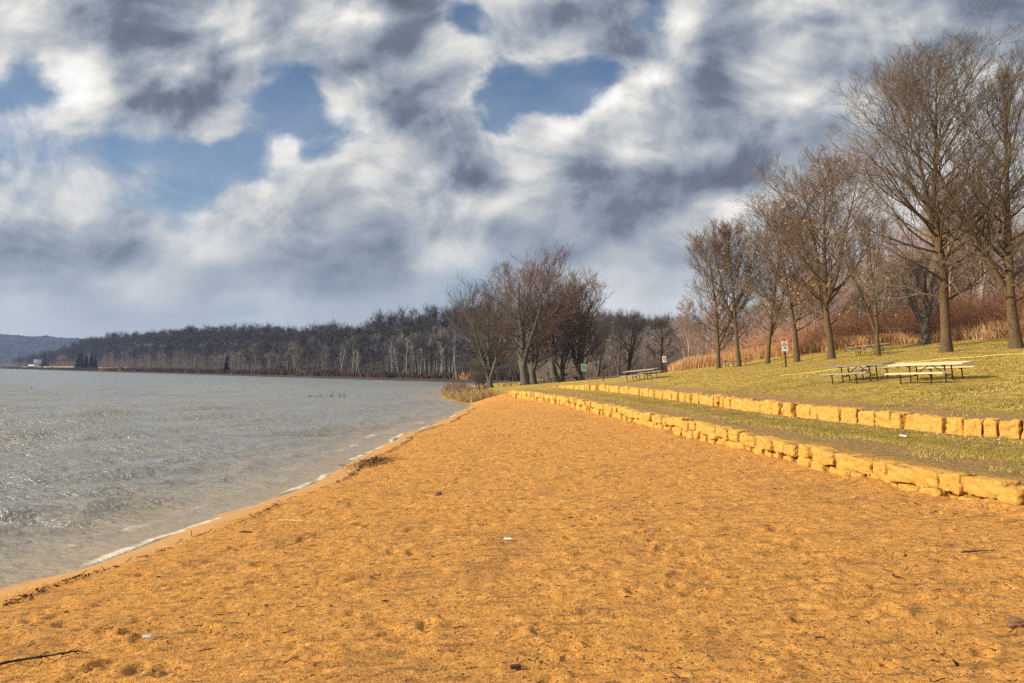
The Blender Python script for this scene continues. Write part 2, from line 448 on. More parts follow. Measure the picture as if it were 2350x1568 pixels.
M['pine'] = noisy("conifer needles", (.012, .022, .016), (.035, .055, .034), 1.2, .9, 0)
M['dead_leaf'] = tint_mat("dead leaf", [(0, (.30, .13, .04)), (.5, (.46, .24, .09)), (1, (.62, .38, .17))])
M['reed'] = tint_mat("tall dry grass", [(0, (.36, .18, .085)), (.5, (.58, .33, .155)), (1, (.74, .50, .28))])
M['bankgrass'] = tint_mat("bank grass", [(0, (.26, .16, .07)), (.5, (.46, .31, .135)), (1, (.62, .46, .23))])
M['brush'] = tint_mat("dry brush", [(0, (.20, .095, .060)), (.45, (.42, .215, .125)), (1, (.66, .39, .21))])
M['shorebrush'] = tint_mat("far shore brush", [(0, (.040, .030, .030)), (.7, (.11, .075, .058)), (1, (.38, .21, .10))])
M['blade'] = tint_mat("grass blade", [(0, (.08, .085, .014)), (.4, (.22, .19, .040)), (.7, (.44, .33, .09)), (1, (.62, .46, .20))])
M['litter'] = tint_mat("leaf litter", [(0, (.16, .08, .04)), (.5, (.42, .27, .14)), (1, (.80, .70, .52))])
M['wrack'] = tint_mat("washed up debris", [(0, (.030, .018, .012)), (.6, (.10, .045, .022)), (1, (.24, .10, .04))])
M['wood_plank'] = noisy("weathered plank", (.22, .185, .15), (.40, .34, .27), 5, .7, .3, .004, (1, 9, 9))
M['wood_pale'] = noisy("pale plank", (.55, .43, .27), (.74, .60, .40), 5, .65, .3, .004, (1, 9, 9))
M['wood_old'] = noisy("dark plank", (.17, .125, .095), (.30, .235, .19), 5, .75, .3, .004, (1, 9, 9))
M['pipe'] = noisy("brown painted pipe", (.020, .013, .010), (.050, .030, .020), 12, .5, 0)
M['iron'] = noisy("black grill iron", (.012, .012, .013), (.035, .032, .030), 10, .6, .2, .004)
M['post'] = noisy("brown sign post", (.045, .016, .010), (.11, .045, .025), 5, .8, .3, .004, (6, 6, 1))
M['green'] = noisy("green sign", (.09, .30, .16), (.12, .36, .20), 3, .5, 0)
M['signwhite'] = noisy("white sign", (.74, .72, .72), (.82, .80, .80), 3, .45, 0)
M['signred'] = noisy("red sign band", (.34, .06, .05), (.44, .09, .07), 3, .5, 0)
M['ink'] = noisy("sign lettering", (.05, .03, .04), (.09, .06, .07), 3, .5, 0)
M['rope'] = noisy("yellow rope", (.72, .55, .10), (.85, .68, .18), 20, .7, 0)
M['white'] = noisy("white paint", (.72, .72, .70), (.82, .82, .80), 2, .6, 0)
M['roof'] = noisy("grey roof", (.30, .30, .31), (.42, .42, .42), 2, .7, 0)
M['glass'] = noisy("dark window", (.02, .025, .03), (.04, .045, .05), 2, .2, 0)
M['rock'] = noisy("brown rock", (.10, .055, .03), (.26, .15, .08), 9, .8, .7, .01)
M['stick'] = noisy("dark stick", (.022, .015, .010), (.075, .048, .030), 12, .85, .4, .004)
M['plastic'] = noisy("blue plastic", (.30, .34, .55), (.48, .52, .72), 6, .4, 0)

# ------------------------------------------------------------------ the lie of the land
WY = np.array([-30, 0, 12.3, 13.65, 15.86, 18.4, 23.8, 28.9, 34.5, 41.7, 50.2, 65.5, 74, 77, 79.8, 89.4, 100, 126, 150, 165, 178, 200, 260, 400])
WX = np.array([-14, -9.3, -7.39, -6.88, -6.46, -6.0, -5.59, -5.40, -5.35, -5.08, -4.24, -3.75, -3.3, -3.5, -4.6, -6.86, -8.0, -9.1, -8, -3, 2, 14, 40, 100])
LY = np.array([-30, 0, 9, 13.2, 14.6, 16.15, 18.5, 20.8, 24, 29.7, 34, 39.6, 46, 59.3, 70, 73, 82, 100, 126, 165, 178, 260, 400])
LX = np.array([10.8, 9.2, 8.35, 7.93, 7.7, 7.42, 7.18, 7.02, 6.67, 6.24, 5.8, 5.2, 4.6, 3.03, .8, .1, -1, -3, -3, 5, 10, 50, 110])
UY = np.array([-30, 0, 12, 21.7, 22.7, 23.5, 24.9, 27, 28.5, 31.7, 35.8, 45.5, 56.9, 69.3, 80, 85, 100, 126, 165, 178, 260, 400])
UX = np.array([17, 15.2, 13.9, 13.05, 12.4, 12.0, 11.7, 11.3, 10.95, 10.5, 9.96, 9.4, 8.6, 7.4, 5.3, 3.96, 2.5, 3, 12, 17, 60, 120])
W_ = lambda y: np.interp(y, WY, WX) + .18 * np.sin(y * .55 + 1) * np.exp(-np.abs(y) / 60)
L_ = lambda y: np.interp(y, LY, LX)
U_ = lambda y: np.interp(y, UY, UX)
LTOP = 1.34
UTOP = lambda y: np.interp(y, [0, 70, 80, 85, 90], [1.90, 1.90, 1.67, 1.44, 1.35])
UBASE = lambda y: np.interp(y, [0, 70, 85], [1.47, 1.45, 1.22])
SANDTOP = lambda y: np.interp(y, [0, 13, 18, 30, 75], [1.10, 1.06, .92, .84, .70])

_ctrl = [at(*c) for c in [
    (2140, 876, 34), (1965, 876, 38), (1475, 870, 66), (1685, 845, 80), (2000, 813, 62), (1650, 845, 80), (1697, 841, 78), (1760, 836, 76),
    (1828, 831, 72), (1908, 825, 66), (2015, 818, 60), (2172, 808, 52), (2333, 800, 49), (1804, 843, 62), (1528, 855, 85), (1341, 873.5, 100),
    (1385, 873, 95), (1126, 890, 105), (1206, 883.5, 112), (1223, 882.3, 116), (1275, 877, 120), (1333, 873.5, 118), (1165, 889.5, 112), (1242, 884, 118),
    (1371, 866, 140), (1427, 861, 150), (1440, 868, 118), (2350, 778, 62), (2200, 786, 66), (2050, 796, 70), (1900, 808, 76), (1750, 825, 88), (1650, 840, 92), (1550, 853, 95)]]
_ctrl = [(p.x, p.y, p.z) for p in _ctrl]
_ctrl += [(float(U_(y)) + .35, y, float(UTOP(y))) for y in (-20, -5, 8, 20, 24, 28, 33, 40, 48, 56, 63, 70, 80, 85)]
_ctrl += [(3, 92, 1.32), (0, 80, 1.12), (-1.5, 80, .9), (1, 92, 1.25), (-2, 100, .95), (-3, 85, .75), (-5, 112, .6), (-3, 130, .9), (2, 150, .9), (7, 172, .8), (25, 205, 1.5),
          (60, 60, 8.2), (85, 70, 11.5), (140, 60, 17), (60, 115, 9), (100, 150, 13), (45, 150, 5.5), (22, 150, 2.6), (30, 185, 3.0), (60, 220, 5), (150, 250, 13), (22, 18, 2.75), (40, 20, 4.4), (32, -5, 3.6), (75, 20, 8.5), (120, 0, 12), (100, 300, 8)]
_C = np.array(_ctrl)


def _tps_fit(C, lam=0.6):
    n = len(C); d = np.linalg.norm(C[:, None, :2] - C[None, :, :2], axis=2)
    K = d * d * np.log(d + 1e-9) + lam * np.eye(n)
    P = np.c_[np.ones(n), C[:, :2]]
    A = np.block([[K, P], [P.T, np.zeros((3, 3))]])
    return np.linalg.solve(A, np.r_[C[:, 2], 0, 0, 0])


_S = np.array([40., 80.]); _Cn = _C.copy(); _Cn[:, :2] /= 60.0
_w = _tps_fit(_Cn, 1e-3)


def tps(x, y):
    x = np.asarray(x, float); shp = x.shape; q = np.c_[x.ravel(), np.asarray(y, float).ravel()] / 60.0
    out = np.empty(len(q))
    for i in range(0, len(q), 20000):
        b = q[i:i + 20000]; d2 = ((b[:, None, :] - _Cn[None, :, :2]) ** 2).sum(2)
        out[i:i + 20000] = (d2 * .5 * np.log(d2 + 1e-18)) @ _w[:-3] + _w[-3] + b @ _w[-2:]
    return out.reshape(shp)


def bank(x, y):
    z = tps(x, y); s = (x - W_(y)) * np.where(y < 95, .32, .22)
    k = .25; h = np.clip(.5 + .5 * (s - z) / k, 0, 1)
    m = s * (1 - h) + z * h - k * h * (1 - h)
    return np.maximum(np.where(x < W_(y) + 40, m, z), -1.6)


def sandz(x, y):
    w = W_(y); l = L_(y); t = np.clip((x - w) / (l - w), 0, 1.1)
    return np.where(x > w, SANDTOP(y) * t ** .72, np.maximum((x - w) * .10, -1.6))


def ground(x, y):
    """height of the ground (works on arrays)"""
    x, y = np.broadcast_arrays(np.asarray(x, float), np.asarray(y, float))
    l = L_(y); u = U_(y); b = bank(x, y)
    zs = sandz(x, y); f = sstep(y, 70, 79); zs = zs * (1 - f) + b * f
    t = np.clip((x - l) / (u - l), 0, 1); zt = LTOP + (UBASE(y) - LTOP) * t ** 1.3 + .05 * np.sin(np.pi * t)
    f = sstep(y, 74, 90); zt = zt * (1 - f) + b * f
    return np.where(x < l + .2, zs, np.where(x < u + .2, zt, b))


def gz(x, y): return float(ground(np.array([x]), np.array([y]))[0])


def on_ground(u, Y):
    """ground point Y metres ahead in the direction of picture column u"""
    d = ray(u, 848); x = d.x / d.y * Y
    return Vector((x, Y, gz(x, Y)))


def normal(x, y, e=1.2):
    return Vector((-(gz(x + e, y) - gz(x - e, y)) / (2 * e), -(gz(x, y + e) - gz(x, y - e)) / (2 * e), 1)).normalized()


def grid_faces(nr, nc):
    i = np.arange(nr - 1)[:, None] * nc; j = np.arange(nc - 1)[None, :]
    a = i + j
    return np.stack([a, a + 1, a + nc + 1, a + nc], -1).reshape(-1, 4)


def rows(y0, y1, k, mn):
    r = [y0]
    while r[-1] < y1: r.append(r[-1] + max(mn, k * max(r[-1], 0)))
    r[-1] = y1
    return np.array(r)


rngB = np.random.default_rng(5)
# beach sand with dents, footprints and wind ripples
ry = np.concatenate([np.linspace(-14, 4.6, 40)[:-1], rows(4.6, 84, .0046, .02)])
nc = 600
tt = np.linspace(0, 1, nc)
w0 = W_(ry) - 5.0; w1 = L_(ry) + .22
X = w0[:, None] + (w1 - w0)[:, None] * tt[None, :]; Y = np.repeat(ry[:, None], nc, 1)
Z = ground(X, Y)
dist = X - W_(Y)
dry = sstep(dist, .5, 1.9) * (1 - sstep(Y, 74, 80))
px = X + .05 * fbm(X * 3, Y * 3, 3, 2)
rel = .016 * fbm(X * 1.1, Y * 1.1, 11, 3) + .026 * fbm(X * 3.2, Y * 2.6, 21, 4, .6) + .03 * fbm(X * .45, Y * .6, 19, 2) + .011 * fbm(X * 9, Y * 7, 31, 2)
fp = np.maximum(0, fbm(X * 3.0 + 3, Y * 2.4, 41, 2) - .22); rel -= .055 * fp
ds = np.maximum(0, vnoise(px * 7.5, Y * 6.0, 51) - .45); rel -= .022 * ds
# a scatter of footprints
nfp = 520
fy = 5 + 40 * rngB.random(nfp) ** 1.6; fx = W_(fy) + 2 + (L_(fy) - W_(fy) - 2.2) * rngB.random(nfp); fa = rngB.random(nfp) * 6.3
for i in range(nfp):
    r0 = np.searchsorted(ry, fy[i] - .35); r1 = np.searchsorted(ry, fy[i] + .35)
    if r1 - r0 < 2: continue
    sx = X[r0:r1] - fx[i]; sy = Y[r0:r1] - fy[i]
    ca, sa = math.cos(fa[i]), math.sin(fa[i]); a = (sx * ca + sy * sa) / .15; b_ = (-sx * sa + sy * ca) / .075
    d2 = a * a + b_ * b_
    rel[r0:r1] += -.042 * np.exp(-d2 * .9) + .022 * np.exp(-(np.sqrt(d2) - 1.7) ** 2 * 4)
Z = Z + rel * (dry * .9 + .06)
# drifted sand heaped against the lower wall
Z += .10 * np.exp(-((L_(Y) - X) / .35) ** 2) * (fbm(X * .8, Y * .8, 61, 2) + .3) * (1 - sstep(Y, 68, 76))
wet = (1 - sstep(dist + .25 * fbm(Y * .5, Y * 0 + 2, 71, 2), .35, 1.1)) * (1 - sstep(Y, 76, 80))
gr = sstep(Y + .35 * (X - L_(Y)) * (X > -4), 75.5, 79.5)
gr = np.maximum(gr, sstep(Y, 77, 80))
V = np.stack([X, Y, Z], -1).reshape(-1, 3)
o = mesh_obj("beach", V, grid_faces(len(ry), nc), M['sand'], smooth=True, attrs={'wet': wet.ravel(), 'grass': gr.ravel()})
tag(o, "orange sand beach running along the lake", "beach", kind='structure')

# grassy spit beyond the beach
ry2 = rows(84, 330, .012, .6); nc2 = 90
w0 = W_(ry2) - 5; w1 = L_(ry2) + .22
X = w0[:, None] + (w1 - w0)[:, None] * np.linspace(0, 1, nc2)[None, :]; Y = np.repeat(ry2[:, None], nc2, 1)
Z = ground(X, Y) + .05 * fbm(X * .8, Y * .8, 5, 3) * (X > W_(Y))
z0 = np.zeros(X.size)
o = mesh_obj("grass_bank", np.stack([X, Y, Z], -1).reshape(-1, 3), grid_faces(len(ry2), nc2), M['lawn'], smooth=True,
             attrs={'dirt': (.25 * sstep(X - W_(Y), 3, 0)).ravel(), 'sand': z0, 'green': (.35 + 0 * X).ravel(), 'wood': sstep(Y, 135, 160).ravel()})
tag(o, "low grassy spit beyond the beach", "bank", kind='structure')

# terrace between the two walls
ry3 = np.concatenate([np.linspace(-14, 9, 20)[:-1], rows(9, 330, .010, .08)]); nc3 = 90
w0 = L_(ry3) + .18; w1 = U_(ry3) + .22
X = w0[:, None] + (w1 - w0)[:, None] * np.linspace(0, 1, nc3)[None, :]; Y = np.repeat(ry3[:, None], nc3, 1)
t = (X - L_(Y)) / (U_(Y) - L_(Y))
Z = ground(X + .03, Y) + .05 * fbm(X * .9, Y * .9, 7, 3) * np.sin(np.pi * np.clip(t, 0, 1)) + .02 * fbm(X * 4, Y * 4, 8, 2)
near = 1 - sstep(Y, 72, 82)
o = mesh_obj("terrace", np.stack([X, Y, Z], -1).reshape(-1, 3), grid_faces(len(ry3), nc3), M['lawn'], smooth=True,
             attrs={'sand': (near * sstep(t, .25, .05) * (.75 - .3 * sstep(Y, 14, 26))).ravel(), 'dirt': (near * np.maximum(.78 * np.exp(-((t - .26) / .20) ** 2), .7 * sstep(t, .86, .99))).ravel(),
                    'green': (.20 + .34 * np.exp(-((t - .62) / .26) ** 2) * near).ravel(), 'wood': sstep(Y, 128, 150).ravel()})
tag(o, "grass terrace between the two stone walls", "terrace", kind='structure')

# the sloping lawn and the hillside behind it
ry4 = np.concatenate([np.linspace(-14, 9, 16)[:-1], rows(9, 330, .010, .10)]); nc4 = 150
xx = np.concatenate([np.linspace(0, 40, 100), 40 + (np.linspace(0, 1, 51)[1:] ** 1.6) * 260])
X = U_(ry4)[:, None] + .18 + xx[None, :]; Y = np.repeat(ry4[:, None], nc4, 1)
Z = ground(X + .05, Y)
edge = np.interp(np.arctan2(X, Y), [math.atan2(at(u, 800, 50).x, 50) for u in (1450, 1550, 1650, 1750, 1900, 2050, 2200, 2350)], [105, 96, 93, 89, 77, 71, 67, 63])
wood = sstep(Y, edge - 1.0, edge + 4)
wood = np.maximum(wood, sstep(X, 42, 50) * sstep(Y, 20, 40))
Z = Z + (.06 * fbm(X * .5, Y * .5, 9, 3) + .02 * fbm(X * 3, Y * 3, 10, 2)) * sstep(X - U_(Y), .3, 2)
t = X - U_(Y)
o = mesh_obj("lawn", np.stack([X, Y, Z], -1).reshape(-1, 3), grid_faces(len(ry4), nc4), M['lawn'], smooth=True,
             attrs={'sand': .0 * X.ravel(), 'dirt': ((1 - sstep(Y, 60, 85)) * (.75 * sstep(t, 2.6, .3) + .35 * np.exp(-((t - 3) / 2) ** 2)) + .25 * sstep(Y, edge - 7, edge)).ravel(),
                    'green': (.22 + .25 * sstep(fbm(X * .12, Y * .12, 77, 2), .1, .5)).ravel(), 'wood': wood.ravel()})
tag(o, "sloping winter lawn above the upper wall", "lawn", kind='structure')

# ------------------------------------------------------------------ lake
az = np.concatenate([np.linspace(-1.25, -.66, 40)[:-1], np.linspace(-.66, .03, 560), np.linspace(.03, .4, 20)[1:]])
ry5 = np.concatenate([rows(3, 160, .0062, .03), np.geomspace(165, 2600, 60)])
X = ry5[:, None] * np.tan(az)[None, :]; Y = np.repeat(ry5[:, None], len(az), 1)
s = W_(Y) - X                                  # metres off the waterline
s = np.where(Y > 190, 99, s)
rngW = np.random.default_rng(2)
Z = np.zeros_like(X)
for i in range(30):
    lam = .55 * 1.13 ** (i * .75); th = R(-66 + rngW.normal() * 15); k = 2 * np.pi / lam
    A = .028 * lam ** .62
    ph = k * (X * math.cos(th) + Y * math.sin(th)) + rngW.random() * 6.3 + 1.5 * fbm(X / (lam * 4), Y / (lam * 4), i, 2)
    res = sstep(lam / (np.maximum(Y, 1) * .014 + .02), 1.5, 4)
    Z += A * np.sin(ph) * res * (.55 + .5 * fbm(X / 9, Y / 9, 90 + i, 2))
Z *= (.25 + .75 * sstep(s, .3, 4))
n1 = fbm(Y * .16, Y * 0 + 3.3, 33, 3); n2 = fbm(Y * .22 + 9, Y * 0 + 7.7, 34, 3); pat = fbm(X * .5, Y * .35, 35, 3)
foam = np.zeros_like(X)
for c0, amp, hgt, nn in ((1.25, .5, .035, n1), (2.75, .7, .055, n2), (4.9, .9, .04, n1 * .6 - n2)):
    d = s - (c0 + amp * nn)
    Z += hgt * np.exp(-(d / .28) ** 2) * (.6 + .6 * pat)
    foam = np.maximum(foam, np.exp(-(np.where(d > 0, d / .16, d / .62)) ** 2) * np.clip(.62 + .8 * pat + .35 * fbm(X * 1.7, Y * 1.3, 36, 2), 0, 1) * (1 - .12 * c0))
swash = np.exp(-(np.where(s > .05, (s - .05) / .24, (s - .05) / .10)) ** 2)
foam = np.maximum(foam, swash * np.clip(.98 + .4 * pat + .45 * fbm(X * 2.2, Y * 1.6, 38, 3), 0, 1.2)) * (1 - .75 * sstep(Y, 60, 120))
Z = np.where(s < 0, Z * .2, Z) + .012
Z = np.where(s < -.3, np.minimum(Z, .012), Z)
shallow = np.clip(1.05 * np.exp(-np.maximum(s, 0) / 3.6), 0, 1)
shallow = np.maximum(shallow, .22 * sstep(Y, 250, 60))
o = mesh_obj("lake", np.stack([X, Y, Z], -1).reshape(-1, 3), grid_faces(len(ry5), len(az)), M['water'], smooth=True, attrs={'foam': foam.ravel(), 'shallow': shallow.ravel()})
tag(o, "choppy grey green lake", "lake", kind='structure')
# the rest of the lake bed and land, one sheet out to the horizon
S_ = 9000.0
o = mesh_obj("ground", [(-S_, -S_, -2.2), (S_, -S_, -2.2), (S_, S_, -2.2), (-S_, S_, -2.2)], np.array([[0, 1, 2, 3]]), M['lawn'])
tag(o, kind='structure')
# ------------------------------------------------------------------ stone walls
def cube_grid(n):
    g = np.linspace(-1, 1, n); a, b = np.meshgrid(g, g, indexing='ij'); V = []; Fq = []
    for ax in range(3):
        for sg in (-1, 1):
            P = np.zeros((n, n, 3)); P[..., ax] = sg; P[..., (ax + 1) % 3] = a; P[..., (ax + 2) % 3] = b
            f = grid_faces(n, n); f = f if sg > 0 else f[:, ::-1]
            Fq.append(f + len(V) * n * n); V.append(P.reshape(-1, 3))
    return np.concatenate(V), np.concatenate(Fq)


CGV, CGF = cube_grid(13)
CGV2, CGF2 = cube_grid(5)


def rock(lx, ly, lz, rng, rough=.06, big=True, pw=9.0):
    """a rounded, pitted block centred on the origin"""
    P = (CGV if big else CGV2); Fq = CGF if big else CGF2
    n = (np.abs(P) ** pw).sum(1, keepdims=True) ** (1 / pw); P = P / n
    P = P * np.array([1 + .12 * rng.normal() * P[:, 2] * 0 + .05 * rng.normal() * P[:, 2], 1 + .08 * rng.normal() * P[:, 0], 1 + .10 * rng.normal() * P[:, 0]]).T
    D = np.zeros(len(P))
    for i in range(16):
        k = rng.normal(size=3) * (1.7 + .9 * i); w = np.sin(P @ k + rng.random() * 6.3); D += (np.abs(w) * 2 - 1.2 if i % 2 else w) / (1.2 + .42 * i)
    nrm = P / np.linalg.norm(P, axis=1, keepdims=True)
    P = P * np.array([lx / 2, ly / 2, lz / 2]) + nrm * (D * rough * .5)[:, None] * min(lz, lx)
    return P, Fq


def polyline_pts(fx, y0, y1, n=4000):
    y = np.linspace(y0, y1, n); x = fx(y); s = np.r_[0, np.cumsum(np.hypot(np.diff(x), np.diff(y)))]
    return x, y, s


def build_wall(name, label, fx, y0, y1, courses, seed, maxparts):
    rng = np.random.default_rng(seed); x, y, s = polyline_pts(fx, y0, y1)
    blocks = []
    for (ztop, h, depth, lmin, lmax, setin, jit) in courses:
        p = rng.random() * .3
        while p < s[-1] - .2:
            l = rng.uniform(lmin, lmax); l = min(l, s[-1] - p)
            c = p + l / 2; xc = np.interp(c, s, x); yc = np.interp(c, s, y)
            tx = np.interp(c + .2, s, x) - np.interp(c - .2, s, x); ty = np.interp(c + .2, s, y) - np.interp(c - .2, s, y)
            a = math.atan2(ty, tx)
            hh = h * (1 + jit * rng.normal()); zt = ztop(yc) + .03 * rng.normal()
            V, Fq = rock(l - rng.uniform(.035, .10), depth, hh, rng, .10, yc < 45, rng.uniform(8, 20))
            off = setin + depth / 2 + .05 * rng.normal()          # the face stands on the line, the block reaches behind it
            ca, sa = math.cos(a), math.sin(a)
            tw = rng.normal() * .06; V = V @ np.array([[math.cos(tw), math.sin(tw), 0], [-math.sin(tw), math.cos(tw), 0], [0, 0, 1]])
            wx = xc + V[:, 0] * ca - (V[:, 1] - off) * sa; wy = yc + V[:, 0] * sa + (V[:, 1] - off) * ca
            blocks.append((yc, np.c_[wx, wy, V[:, 2] + zt - hh / 2], Fq))
            p += l
    blocks.sort(key=lambda b: b[0] if b[0] > 8 else 500)
    x0, y00 = float(fx(30.0)), 30.0
    root = empty(name, (x0, y00, gz(x0 - .3, y00))); tag(root, label, "stone wall")
    off = np.array(root.location)
    for b in blocks[:maxparts]:
        mesh_obj("stone_block", b[1] - off, b[2], M['stone'], root, True)
    rest = blocks[maxparts:]
    if rest:
        V = []; Fq = []; k = 0
        for b in rest: V.append(b[1] - off); Fq.append(b[2] + k); k += len(b[1])
        o = mesh_obj("stone_course", np.concatenate(V), [np.concatenate(Fq)], M['stone'], root, True); o['kind'] = 'stuff'
    return root


build_wall("lower_retaining_wall", "lower yellow sandstone retaining wall of two courses at the edge of the sand", L_, 4.0, 73.2,
           [(lambda yy: LTOP + .03, .30, .42, .45, .95, 0, .07), (lambda yy: LTOP - .27, .36, .42, .4, .85, .05, .06)], 3, 98)
build_wall("upper_retaining_wall", "upper yellow sandstone retaining wall of one tall course holding back the lawn", U_, 9.0, 85.0,
           [(lambda yy: float(UTOP(yy)) + .02, .58, .45, .42, .95, 0, .06)], 4, 98)

# ------------------------------------------------------------------ bare trees
def norm(a): return a / (np.linalg.norm(a, axis=-1, keepdims=True) + 1e-9)


def walk(p0, d0, L, K, jit, up, rng):
    P = np.empty((len(p0), K, 3)); P[:, 0] = p0; d = norm(d0)
    for k in range(1, K):
        d = norm(d + jit * rng.normal(size=d.shape) + np.array([0, 0, up]))
        P[:, k] = P[:, k - 1] + d * (L / (K - 1))[:, None]
    return P


def sprout(P, Rr, n, t0, t1, ang, lenf, rng, rmin, rfac=.55, angj=.2, flat=0.0):
    """n children on every parent polyline: start, direction, radius, length"""
    N_, K, _ = P.shape
    t = t0 + (t1 - t0) * ((np.arange(n)[None, :] + rng.random((N_, n))) / n) ** .75
    f = t * (K - 1); i = np.minimum(f.astype(int), K - 2); w = (f - i)[..., None]; r = np.arange(N_)[:, None]
    p = P[r, i] * (1 - w) + P[r, i + 1] * w; tan = norm(P[r, i + 1] - P[r, i])
    rad = Rr[r, i] * (1 - w[..., 0]) + Rr[r, i + 1] * w[..., 0]
    a = ang + angj * rng.normal(size=t.shape)
    ref = rng.normal(size=tan.shape); side = norm(np.cross(tan, ref))
    d = tan * np.cos(a)[..., None] + side * np.sin(a)[..., None]
    if flat: d[..., 2] *= (1 - flat)
    L = lenf(t, np.broadcast_to(np.linalg.norm(P[:, -1] - P[:, 0], axis=1)[:, None], t.shape)) * rng.uniform(.7, 1.25, t.shape)
    return p.reshape(-1, 3), norm(d).reshape(-1, 3), np.maximum(rad * rfac, rmin).ravel(), L.ravel()


def taper(r0, K, tip, pw=1.0):
    t = np.linspace(0, 1, K)[None, :]; return r0[:, None] * (1 - t) ** pw + np.minimum(tip, r0)[:, None] * (1 - (1 - t) ** pw)


class TreeMesh:
    def __init__(s): s.V = []; s.F = []; s.n = 0; s.raw = []
    def keep(s, P, Rr, n): s.raw.append((P, Rr, n))          # laid down later, once the skeleton has its final size
    def points(s): return np.concatenate([P.reshape(-1, 3) for P, _, _ in s.raw])
    def settle(s, fit):
        for P, Rr, n in s.raw: s.tube(fit(P.reshape(-1, 3)).reshape(P.shape), Rr, n)
    def tube(s, P, Rr, n):
        V, Fq = tubes(P, Rr, n); s.V.append(V); s.F.append(Fq + s.n); s.n += len(V)
    def rib(s, P0, P1, w0, w1, rng):
        V, Fq = ribbons(P0, P1, w0, w1, rng); s.V.append(V); s.F.append(Fq + s.n); s.n += len(V)
    def arrays(s): return np.concatenate(s.V), np.concatenate(s.F)


